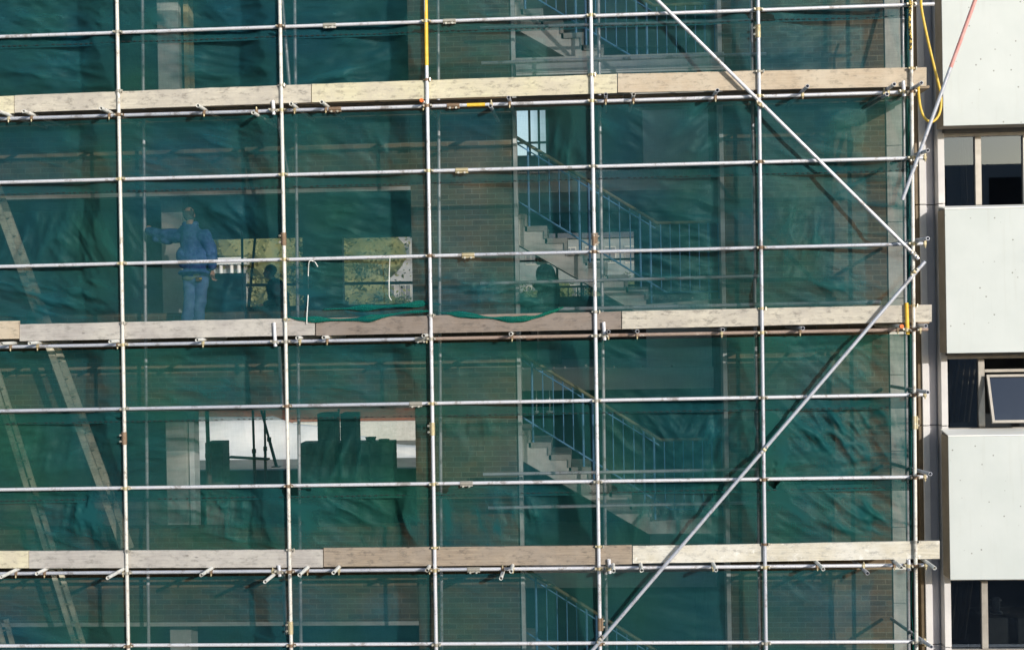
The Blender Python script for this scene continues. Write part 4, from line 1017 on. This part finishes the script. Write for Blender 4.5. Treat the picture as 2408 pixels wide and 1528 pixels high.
for s, k, a in ((hipL, knL, ankL), (hipR, knR, ankR)): chain(bm, [(s, .078), (k, .054), (a, .038)]); capsule(bm, a-Vector((0,.01,.04)), .04, a+Vector((0,.13,-.05)), .034)
chain(bm, [(shL, .055), (elL, .042), (wrL, .028)]); chain(bm, [(shR, .055), (elR, .042), (wrR, .028)])
tubex = P(338.5, 535, YIN)
hand_grip(bm, wrL+Vector((-.012,.05,.008)), Vector((-.35,1,.25)), Vector((.25,-.2,1)))
hand_grip(bm, wrR+Vector((.002,0,-.02)), Vector((.02,.12,-1)), Vector((.5,1,.1)))
melt('body', bm, M['skin'], worker, 0.0085, 3)
bm = bmesh.new()        # jacket
chain(bm, [(W(447,548), .128), (W(452,585), .140), (W(456,612), .142), (W(459,634), .145)])
ball(bm, W(420,556), (.09,.10,.075)); ball(bm, W(474,556), (.085,.10,.08)); ball(bm, W(447,548), (.19,.10,.085))
ball(bm, W(440,605), (.14,.12,.17)); ball(bm, W(466,605), (.15,.12,.17))
ball(bm, W(447,641), (.17,.135,.040)); ball(bm, W(465,641), (.165,.135,.040))
chain(bm, [(W(412,555), .088), (elL, .068), (elL.lerp(wrL, .72), .050)]); ball(bm, W(395,564,.05), (.09,.08,.055)); ball(bm, W(372,560,.11), (.08,.07,.05))
chain(bm, [(W(482,556), .088), (elR, .072), (W(500,624,.02), .052)]); capsule(bm, W(434,527), .032, W(459,527), .032); capsule(bm, W(431,536), .03, W(462,536), .03)
jk = melt('jacket', bm, M['denim_j'], worker, 0.012, 2, (0.022, 4.5, 7.0, 61))
bm = bmesh.new(); ball(bm, W(459,646), (.172,.135,.055)); ball(bm, W(456,655), (.165,.132,.05))
melt('shirt', bm, M['shirt'], worker, 0.012, 2, (0.008, 6.0, 6.0, 33))
bm = bmesh.new()        # jeans
ball(bm, W(460,655), (.165,.125,.10))
for s, k, a in ((hipL, knL, ankL), (hipR, knR, ankR)):
    chain(bm, [(s, .100), (k, .078), (k.lerp(a, .5), .072), (a+Vector((0,0,-.005)), .069)])
melt('jeans', bm, M['denim'], worker, 0.012, 2, (0.014, 4.5, 8.0, 77))
bm = bmesh.new(); ball(bm, hd+Vector((0,-.004,.010)), (.081,.098,.102)); cut = [v for v in bm.verts if (v.co-hd).dot(Vector((0,.8,.6))) > .045 or v.co.z < hd.z-.088]
bmesh.ops.delete(bm, geom=cut, context='VERTS')
crown = [v for v in bm.verts if (v.co-(hd+Vector((.004,-.055,.085)))).length < .036]
bmesh.ops.delete(bm, geom=crown, context='VERTS'); bmesh.ops.solidify(bm, geom=bm.faces[:], thickness=.006)
obj('hair', bm, M['hair'], worker, smooth=180)
for a in (ankL, ankR):
    bm = bmesh.new(); capsule(bm, a+Vector((0,0,-.01)), .052, a+Vector((0,-.01,-.055)), .05); capsule(bm, a+Vector((0,0,-.052)), .046, a+Vector((0,.16,-.062)), .042)
    melt('boot', bm, M['leather'], worker, 0.012, 3)
bm = bmesh.new(); a = W(467,657,-.145); box(bm, a-Vector((.04,.015,.03)), a+Vector((.04,.015,.035)), .006); b2 = W(472,655,-.165); box(bm, b2-Vector((.02,.007,.012)), b2+Vector((.02,.004,.012)), .003, 1)
obj('tool_pouch', bm, [M['leather'], M['yellow']], worker)

# a seated man in silhouette inside the building, facing left
YS = 5.0
def S(px, py, dy=0.0): return P(px, py, YS+dy)
seat = empty('person', S(655, 745)); tag(seat, 'dark silhouetted man sitting in the building before the left rear window, facing left', 'person')
h = S(634, 640)
bm = bmesh.new()
ball(bm, h+Vector((.008,0,.025)), (.105,.078,.100)); ball(bm, h+Vector((-.035,0,-.045)), (.062,.060,.065)); capsule(bm, h+Vector((-.095,0,.0)), .010, h+Vector((-.112,0,-.03)), .014); ball(bm, h+Vector((-.085,0,-.075)), (.022,.03,.014))
for s in (-1, 1): ball(bm, h+Vector((.012,s*.078,-.005)), (.020,.010,.032)); ball(bm, h+Vector((-.088,s*.032,.012)), (.008,.014,.008))
capsule(bm, S(640,655), .058, S(645,668), .068); chain(bm, [(S(650,678), .15), (S(656,700), .165), (S(660,725), .16), (S(662,738), .16)])
ball(bm, S(652,676,-.15), .09); ball(bm, S(652,676,.15), .09)
for s in (-.13, .13):
    chain(bm, [(S(660,738,s), .095), (S(606,731,s*1.4), .070), (S(612,800,s*1.4), .045)]); capsule(bm, S(612,803,s*1.4), .042, S(594,806,s*1.4), .034)
    chain(bm, [(S(652,676,s*1.5), .062), (S(650,708,s*1.8), .05), (S(622,716,s*1.3), .036)])
    w = S(622,716,s*1.3); ball(bm, w+Vector((-.06,0,-.005)), (.05,.036,.018))
    for i in range(4): finger(bm, w+Vector((-.10, -.026+.018*i, 0)), (Vector((-1,0,-.15)), Vector((-.8,0,-.7))), (.04,.035), .009)
    finger(bm, w+Vector((-.04,-.035,0)), (Vector((-.7,-.6,0)), Vector((-1,0,-.2))), (.035,.03), .0095)
melt('body', bm, M['skin'], seat, 0.011, 3)
bm = bmesh.new(); chain(bm, [(S(648,676), .165), (S(655,700), .182), (S(660,738), .175)]); ball(bm, S(652,676,-.15), .105); ball(bm, S(652,676,.15), .105)
for s in (-.13, .13): chain(bm, [(S(652,676,s*1.5), .078), (S(650,708,s*1.8), .066), (S(626,715,s*1.3), .05)])
melt('sweater', bm, M['darkcloth'], seat, 0.016, 3, (.010, 5, 8, 15))
bm = bmesh.new()
for s in (-.13, .13): chain(bm, [(S(660,740,s), .112), (S(606,732,s*1.4), .088), (S(612,796,s*1.4), .065)])
melt('trousers', bm, M['darkcloth'], seat, 0.016, 3, (.008, 5, 8, 16))
bm = bmesh.new(); ball(bm, h+Vector((.022,0,.036)), (.110,.085,.100))
bmesh.ops.delete(bm, geom=[v for v in bm.verts if (v.co-h).dot(Vector((-.75,0,-.66))) > .028], context='VERTS'); bmesh.ops.solidify(bm, geom=bm.faces[:], thickness=.006); obj('hair', bm, M['hair'], seat, smooth=180)
def crate(name, lab, cat, lo, hi, mat='block', kind=None):
    bm = bmesh.new(); box(bm, lo, hi, .012); return tag(obj(name, bm, M[mat]), lab, cat)
q = S(662,762); zfl = zsill-0.85
crate('stool_block', 'block seat under the dark silhouetted man', 'block', (q.x-.2, YS-.25, zfl), (q.x+.22, YS+.25, q.z))

# a second dark figure, hunched under the stair flight
YH = 5.4
def H(px, py, dy=0.0): return P(px, py, YH+dy)
hun = empty('person', H(1285, 760)); tag(hun, 'dark hunched figure sitting under the middle stair flight, leaning left', 'person')
h = H(1272, 609); bm = bmesh.new()
ball(bm, h+Vector((.0,0,.02)), (.100,.08,.098)); ball(bm, h+Vector((-.04,0,-.045)), (.06,.058,.06)); capsule(bm, h+Vector((-.09,0,0)), .011, h+Vector((-.106,0,-.03)), .014)
for s in (-1, 1): ball(bm, h+Vector((.01,s*.08,-.01)), (.02,.01,.03)); ball(bm, h+Vector((-.08,s*.03,.01)), (.009,.013,.009))
capsule(bm, H(1279,622), .06, H(1284,634), .075); chain(bm, [(H(1284,645), .15), (H(1289,672), .17), (H(1290,705), .17), (H(1288,730), .165)])
for s in (-.13, .13):
    chain(bm, [(H(1288,732,s), .095), (H(1250,722,s*1.5), .07), (H(1254,790,s*1.4), .045)]); capsule(bm, H(1254,793,s*1.4), .042, H(1240,796,s*1.4), .034)
    chain(bm, [(H(1286,645,s*1.5), .062), (H(1274,682,s*2), .05), (H(1254,666,s*1.2), .036)])
    w = H(1254,666,s*1.2); ball(bm, w+Vector((-.05,0,.01)), (.048,.034,.018))
    for i in range(4): finger(bm, w+Vector((-.085,-.026+.018*i,.01)), (Vector((-1,0,.1)), Vector((-.7,0,-.8))), (.04,.035), .009)
    finger(bm, w+Vector((-.03,-.034,.01)), (Vector((-.6,-.7,.2)), Vector((-1,0,0))), (.035,.03), .0095)
melt('body', bm, M['skin'], hun, 0.012, 3)
bm = bmesh.new(); chain(bm, [(H(1283,643), .17), (H(1289,672), .190), (H(1290,705), .190), (H(1288,732), .185)])
for s in (-.13, .13): chain(bm, [(H(1286,645,s*1.5), .085), (H(1274,682,s*2), .068), (H(1258,668,s*1.2), .05)])
melt('coat', bm, M['sweater'], hun, 0.016, 3, (.012, 5, 7, 25))
bm = bmesh.new()
for s in (-.13, .13): chain(bm, [(H(1288,734,s), .112), (H(1250,723,s*1.5), .088), (H(1254,786,s*1.4), .065)])
melt('trousers', bm, M['darkcloth'], hun, 0.016, 3, (.008, 5, 8, 26))
bm = bmesh.new(); ball(bm, h+Vector((.012,0,.03)), (.106,.087,.100))
bmesh.ops.delete(bm, geom=[v for v in bm.verts if (v.co-h).dot(Vector((-.75,0,-.66))) > .03], context='VERTS'); bmesh.ops.solidify(bm, geom=bm.faces[:], thickness=.006); obj('hair', bm, M['hair'], hun, smooth=180)
q = H(1290,760); zld = P(1450, 399, 3.2).z - HS
crate('stool_block', 'block seat under the hunched figure below the stairs', 'block', (q.x-.2, YH-.25, zld), (q.x+.22, YH+.25, q.z))

# ---------------------------------------------------------------- things lying and standing inside
def stack(label, rows, Y, bw=0.44, bh=0.215, bd=0.44):
    pass
# block stacks on the lower floor, each block a thing: (left px, right px, top px, bottom px)
zf1 = zsill - HS - 0.85
def blockstack(where, a, b, ytop, Y, r):
    x0, x1, zt = P(a, 1060, Y).x, P(b, 1060, Y).x, P((a+b)/2, ytop, Y).z
    z = zf1; n = max(1, round((zt-zf1)/0.225)); hh = (zt-zf1)/n; k = max(1, round((x1-x0)/0.45)); ww = (x1-x0)/k
    for j in range(n):
        for i in range(k):
            o = rnd.uniform(-.008, .008)
            bm = bmesh.new(); box(bm, (x0+i*ww+.003, Y+o, zf1+j*hh), (x0+(i+1)*ww-.003, Y+.45+o, zf1+(j+1)*hh-.003), .006)
            tag(obj('concrete_block', bm, M['block']), f'grey concrete block in the {where}', 'block', f'blocks of the {where}')
blockstack('small stack right of the casing, before the pale bank', 482, 524, 1040, 6.2, 0)
blockstack('large stack under the two posts on the lower floor', 706, 925, 1040, 6.3, 0)
blockstack('tall pair of columns rising from the large stack, left one', 747, 787, 972, 5.8, 0)
blockstack('tall pair of columns rising from the large stack, right one', 801, 839, 972, 5.9, 0)
for a, b, t, lab in ((860,884,1027,'left of the two small tubs on top of the large block stack'), (891,915,1032,'right of the two small tubs on top of the large block stack')):
    p, q = P((a+b)/2, 1040, 6.5), P((a+b)/2, t, 6.5); r = (P(b,1040,6.5).x-P(a,1040,6.5).x)/2
    bm = bmesh.new(); rod(bm, Vector((p.x,p.y,p.z+.004)), q-Vector((0,0,.02)), r*.86, r, 14); rod(bm, q-Vector((0,0,.018)), q, r*1.08, r*1.08, 14)
    tag(obj('tub', bm, M['darkcloth'], smooth=40), lab, 'tub', 'tubs on the block stack')
def prop(label, a, b, Y, r=0.03, plate=True):
    p, q = P(*a, Y), P(*b, Y); bm = bmesh.new(); m = p.lerp(q, .55)
    rod(bm, q, m, r, sides=10); rod(bm, m, p, r*.78, sides=10); rod(bm, m-Vector((0,0,.04)), m+Vector((0,0,.04)), r*1.35, sides=10)
    o = obj('steel_prop', bm, M['rusty'], smooth=40); tag(o, label, 'prop', 'steel props inside the building')
    if plate:
        bm = bmesh.new(); box(bm, (q.x-.08, q.y-.08, q.z-.012), (q.x+.08, q.y+.08, q.z-.001)); obj('base_plate', bm, M['rusty'], o)
prop('thick prop just right of the casing, before the pale bank', (486,955), (494,1165), 5.6, .045)
prop('left thin upright prop before the middle of the pale bank', (594,950), (600,1150), 6.9, .030)
prop('right thin upright prop before the middle of the pale bank', (622,950), (625,1140), 6.9, .027)
prop('slanting prop crossing the pale bank view', (612,955), (650,1096), 6.8, .030)
prop('thin prop at the right end of the pale bank view', (1007,955), (1009,1150), 6.6, .030)
prop('thin prop between the two tall block columns', (796,950), (800,1120), 6.9, .025)
prop('upright prop at the left rear window, beside the white building', (569,545), (572,790), 6.4, .028)
prop('leaning prop at the left rear window', (601,548), (578,790), 6.2, .030)
bm = bmesh.new(); tube(bm, P(480,672,8.1), P(1010,664,8.1), .03, sides=12)
tag(obj('guard_bar', bm, M['rusty'], smooth=40), 'guard bar running outside across both rear windows', 'rail')
bm = bmesh.new(); a, b = P(540, 1074, 6.7), P(632, 1079, 6.7); bar(bm, a, b, .03, .2); tag(obj('plank', bm, M['deck']), 'thin plank leaning level on the props before the pale bank', 'plank')
# railing at the rear opening under the middle stair
o = empty('rear_railing', P(1420, 703, 7.3)); tag(o, 'low dark railing at the rear opening below the middle stair flight', 'railing')
bm = bmesh.new(); rod(bm, P(1300,675,7.3), P(1500,671,7.3), .022); obj('handrail', bm, M['frame_dk'], o)
for x in (1316,1336,1358,1366,1372,1390,1398,1418,1440,1462,1484): bm = bmesh.new(); rod(bm, P(x,675-(x-1300)*.02,7.3), P(x,704,7.3), .013, sides=6); obj('baluster', bm, M['frame_dk'], o)
# rubble on the rear landing of the lower storey and on the stairs
zl2 = P(1450, 399, 3.2).z - HS
for i, x in enumerate((1229,1246,1262,1285,1302,1328,1380,1386,1398,1405,1444,1452,1512,1580)):
    c = P(x, 870, 3.28+0.02*(i % 3)); r = rnd.uniform(.014, .045 if i in (6,7) else .028)
    bm = bmesh.new(); bmesh.ops.create_icosphere(bm, subdivisions=1, radius=r)
    for v in bm.verts: v.co = v.co*rnd.uniform(.6,1.2) + Vector((c.x, c.y, zl2+r*.75))
    tag(obj('rubble_lump', bm, M['rubble']), 'white lump of rubble lying on the pale landing edge of the lower stairwell', 'rubble', 'rubble on the landing edge')
for k, spots in ((0, ((1538,1),(1556,1.2),(1570,.8),(1582,1.4),(1601,.9),(1630,.8),(1655,1))), (1, ((1541,1),(1560,1),(1590,1.5),(1600,1),(1630,.9),(1655,1.2)))):
    for x, s in spots:
        px = P(x, 700, 1.6).x; r = .03*s; bm = bmesh.new(); bmesh.ops.create_icosphere(bm, subdivisions=1, radius=r)
        for v in bm.verts: v.co = v.co*rnd.uniform(.6,1.25) + Vector((px, 1.56+rnd.uniform(0,.2), lz-k*HS-.005+r*.7))
        tag(obj('rubble_lump', bm, M['rubble']), f'pale lump of rubble on the landing of the {"middle" if k == 0 else "lower"} stairs', 'rubble', f'rubble on the {"middle" if k == 0 else "lower"} landing')
# two bright lamps hanging at the top of the lower stair
for x, w in ((1262,12),(1293,22)):
    c = P(x, 966, 3.35); d = w*.0064/2
    bm = bmesh.new(); rod(bm, c-Vector((0,0,.035)), c-Vector((0,0,.012)), d*.5, d, 12); rod(bm, c-Vector((0,0,.012)), c, d, d*.9, 12); rod(bm, c, Vector((c.x, c.y, P(1450,449,3.2).z-HS+.001)), .008, sides=6)
    tag(obj('hanging_lamp', bm, M['farwhite'], smooth=40), f'{"small" if w == 12 else "larger"} white lamp hanging over the lower stair flight', 'lamp')

# ---------------------------------------------------------------- beyond the building
def leafy(label, x, y, h, w, seed, mat, n=13000):
    r_ = random.Random(seed); o = empty('tree', (x, y, 0)); tag(o, label, 'tree', 'trees beyond the rear windows')
    bm = bmesh.new(); rod(bm, (x,y,0), (x+.2,y,h*.55), h*.028, h*.014, 8)
    limbs = []
    for i in range(9):
        a = r_.uniform(0, 6.28); z = h*r_.uniform(.28,.55); e = Vector((x+math.cos(a)*w*r_.uniform(.3,.7), y+math.sin(a)*w*.6, z+h*r_.uniform(.1,.35)))
        rod(bm, (x+.1,y,z), e, h*.011, h*.004, 6); limbs.append(e)
    obj('trunk', bm, M['bark'], o)
    cl = [(Vector((x+r_.gauss(0,w*.45), y+r_.gauss(0,w*.35), h*r_.uniform(.22,.95))), r_.uniform(.09,.20)*h) for _ in range(40)] + [(e, .14*h) for e in limbs]
    cl = [(c, q) for c, q in cl if c.z > .12*h]
    bm = bmesh.new(); nrm = []
    for c, q in cl:          # inner mass of each leaf clump
        k0 = len(bm.faces); bmesh.ops.create_icosphere(bm, subdivisions=2, radius=1.0, matrix=Matrix.Translation(c) @ Matrix.Diagonal((q*.72, q*.68, q*.68, 1)))
    bm.faces.ensure_lookup_table()
    for v in bm.verts: v.co += Vector((r_.gauss(0,1), r_.gauss(0,1), r_.gauss(0,1)))*h*.010
    base_n = [tuple(v_) for f in bm.faces for v_ in [f.normal.copy()]*3]; bm.normal_update(); base_n = [tuple(f.normal) for f in bm.faces for _ in range(3)]
    for i in range(n):
        c, q = r_.choice(cl); d = Vector((r_.gauss(0,1), r_.gauss(0,1), r_.gauss(0,1))).normalized()*q*r_.uniform(.72,1.08)
        nrm.append((d.normalized()+Vector((0, -.5, .25))+Vector((r_.gauss(0,.35), r_.gauss(0,.35), r_.gauss(0,.35)))).normalized())
        p = c+d; s = r_.uniform(.10,.20)*h/15; u = Vector((r_.gauss(0,1), r_.gauss(0,1), r_.gauss(0,1))).normalized(); v = u.orthogonal().normalized()
        k_ = 1 if u.cross(v).dot(nrm[-1]) > 0 else -1
        bm.faces.new([bm.verts.new(p+u*a*s+v*b*k_*s*.6) for a, b in ((-1,0),(0,-1),(1,0),(0,1))])
    me = bpy.data.meshes.new('crown'); bm.to_mesh(me); bm.free(); link('crown', me, M[mat], o, smooth=180)
    me.normals_split_custom_set(base_n + [tuple(q_) for q_ in nrm for _ in range(4)])
def far_x(px, Y): return P(px, 640, Y).x
leafy('yellow green tree filling the left rear window', far_x(560,104), 104, 19.5, 7.5, 1, 'leaf_y')
leafy('yellow green tree behind the seated silhouette', far_x(690,108), 108, 20.5, 8.0, 2, 'leaf_y')
leafy('green tree beyond the left part of the right rear window', far_x(822,102), 102, 18.0, 2.6, 3, 'leaf_y')
leafy('low green tree before the grey terrace', far_x(895,98), 98, 10.8, 4.5, 4, 'leaf_g')
leafy('green tree seen through the rear opening under the stairs', far_x(1330,100), 100, 12.6, 7.0, 5, 'leaf_g')
leafy('dark green tree left of the white pavilion', far_x(440,103), 103, 18.5, 6.5, 6, 'leaf_g')
def house(name, label, cat, xa, xb, Y, ztop, wallm, cols, rows, zrow, dz, roof=True):
    x0, x1 = far_x(xa, Y), far_x(xb, Y); o = empty(name, ((x0+x1)/2, Y, 0)); tag(o, label, cat)
    bm = bmesh.new(); box(bm, (x0,Y,0), (x1,Y+9,ztop)); obj('wall', bm, M[wallm], o)
    if roof: bm = bmesh.new(); prism(bm, [(Y-.4,ztop+.02),(Y+9.4,ztop+.02),(Y+4.5,ztop+3)], 0, 1); [setattr(v, 'co', Vector((x0-.3+v.co.y*(x1-x0+.6), v.co.x, v.co.z))) for v in bm.verts]; obj('roof', bm, M['slate'], o)
    for i in range(cols):
        for j in range(rows):
            cx = x0+(x1-x0)*(i+.5)/cols; z = zrow-j*dz
            bm = bmesh.new(); box(bm, (cx-.62,Y-.10,z-.95), (cx+.62,Y-.003,z+.95)); f = obj('window', bm, M['concrete'], o)
            for s in (-1, 1): bm = bmesh.new(); box(bm, (cx+s*.29-.25,Y-.13,z-.82), (cx+s*.29+.25,Y-.102,z+.82)); obj('pane', bm, M['farpane'], f)
    return o
house('terrace_house', 'grey rendered terrace house with paired windows seen through the right rear window', 'house', 858, 1010, 125, P(900,520,125).z, 'farwall', 4, 4, P(900,592,125).z, 4.6)
house('terrace_house', 'grey rendered house seen through the opening under the stairs', 'house', 1180, 1600, 125, P(1400,560,125).z, 'farwall_d', 9, 4, P(1400,600,125).z, 4.2)
# white pavilion with a flat roof and pillars
Y = 97; o = empty('pavilion', (far_x(520,Y), Y, 0)); tag(o, 'white flat roofed pavilion with pillars seen through the left rear window', 'building')
x0, x1 = far_x(470,Y), far_x(566,Y); zt, zb, zw = P(530,606,Y).z, P(530,622,Y).z, P(530,645,Y).z
bm = bmesh.new(); box(bm, (x0-.3,Y-.4,zb), (x1+.3,Y+5,zt), .03); obj('roof', bm, M['farwhite'], o)
bm = bmesh.new(); box(bm, (x0,Y+.8,0), (x1,Y+4.8,zb-.01)); obj('wall', bm, M['farwall'], o)
for px in (490,520,545,562): x = far_x(px,Y); bm = bmesh.new(); rod(bm, (x,Y,zw-.3), (x,Y,zb-.01), .16, sides=12); obj('pillar', bm, M['farwhite'], o)
bm = bmesh.new(); box(bm, (x0,Y-.3,0), (x1,Y+.79,zw-.31)); obj('terrace', bm, M['concrete'], o)
# the pale sand bank, its slope added to face the sun, with the brick wall beyond it
def bank():
    n = 60; y0 = 72.0; rows = []
    bm = bmesh.new(); xs = [P(300+i*(1250-300)/n, 1080, y0).x for i in range(n+1)]
    for i, x in enumerate(xs):
        px = 300+i*(1250-300)/n
        f = (988 if px < 600 else 988+(px-600)*0.19+3*math.sin(px*.05))-((px-600)*-.02)
        s = (f-745)/3010.0; hgt = None
        yy = (10+.62*y0-17*s)/(.62+s); zz = max(.25, .62*(yy-y0)); yy = y0+zz/.62
        rows.append([bm.verts.new(q) for q in ((x,y0-1.5,-.1),(x,y0,.03),(x,(y0+yy)/2,zz/2+.10*math.sin(i*1.3)),(x,yy,zz),(x,yy+1.0,zz*1.02),(x,yy+9,-.2))])
    for A, B in zip(rows, rows[1:]):
        for k in range(5): bm.faces.new((A[k], A[k+1], B[k+1], B[k]))
    tag(obj('sand_bank', bm, M['bank'], smooth=60), 'pale sunlit sand bank seen through the lower rear opening', 'sand bank')
bank()
bm = bmesh.new(); a, b = P(250,985,92).x, P(1300,985,92).x; box(bm, (a,92,0), (b,92.4,P(700,955,92).z))
tag(obj('boundary_wall', bm, M['brick_far']), 'red brick boundary wall beyond the pale sand bank', 'wall')
bm = bmesh.new(); a, b = P(690,1030,84).x, P(1300,1030,84).x; box(bm, (a,84,0), (b,84.4,P(900,990,84).z))
tag(obj('boundary_wall', bm, M['concrete']), 'grey concrete wall right of the pale sand bank', 'wall')
# the building the photograph was taken from stands behind the viewer and shows in the office windows
bm = bmesh.new(); box(bm, (-30,-62,0), (40,-48,17.2)); o = obj('opposite_block', bm, M['farwall']); tag(o, 'grey block across the street reflected in the office windows', 'building')
for i in range(14):
    for j in range(4): bm = bmesh.new(); x, z = -27+i*4.8, 2.5+j*4; box(bm, (x,-47.99,z), (x+2.6,-47.93,z+2)); obj('window', bm, M['dark'], o)
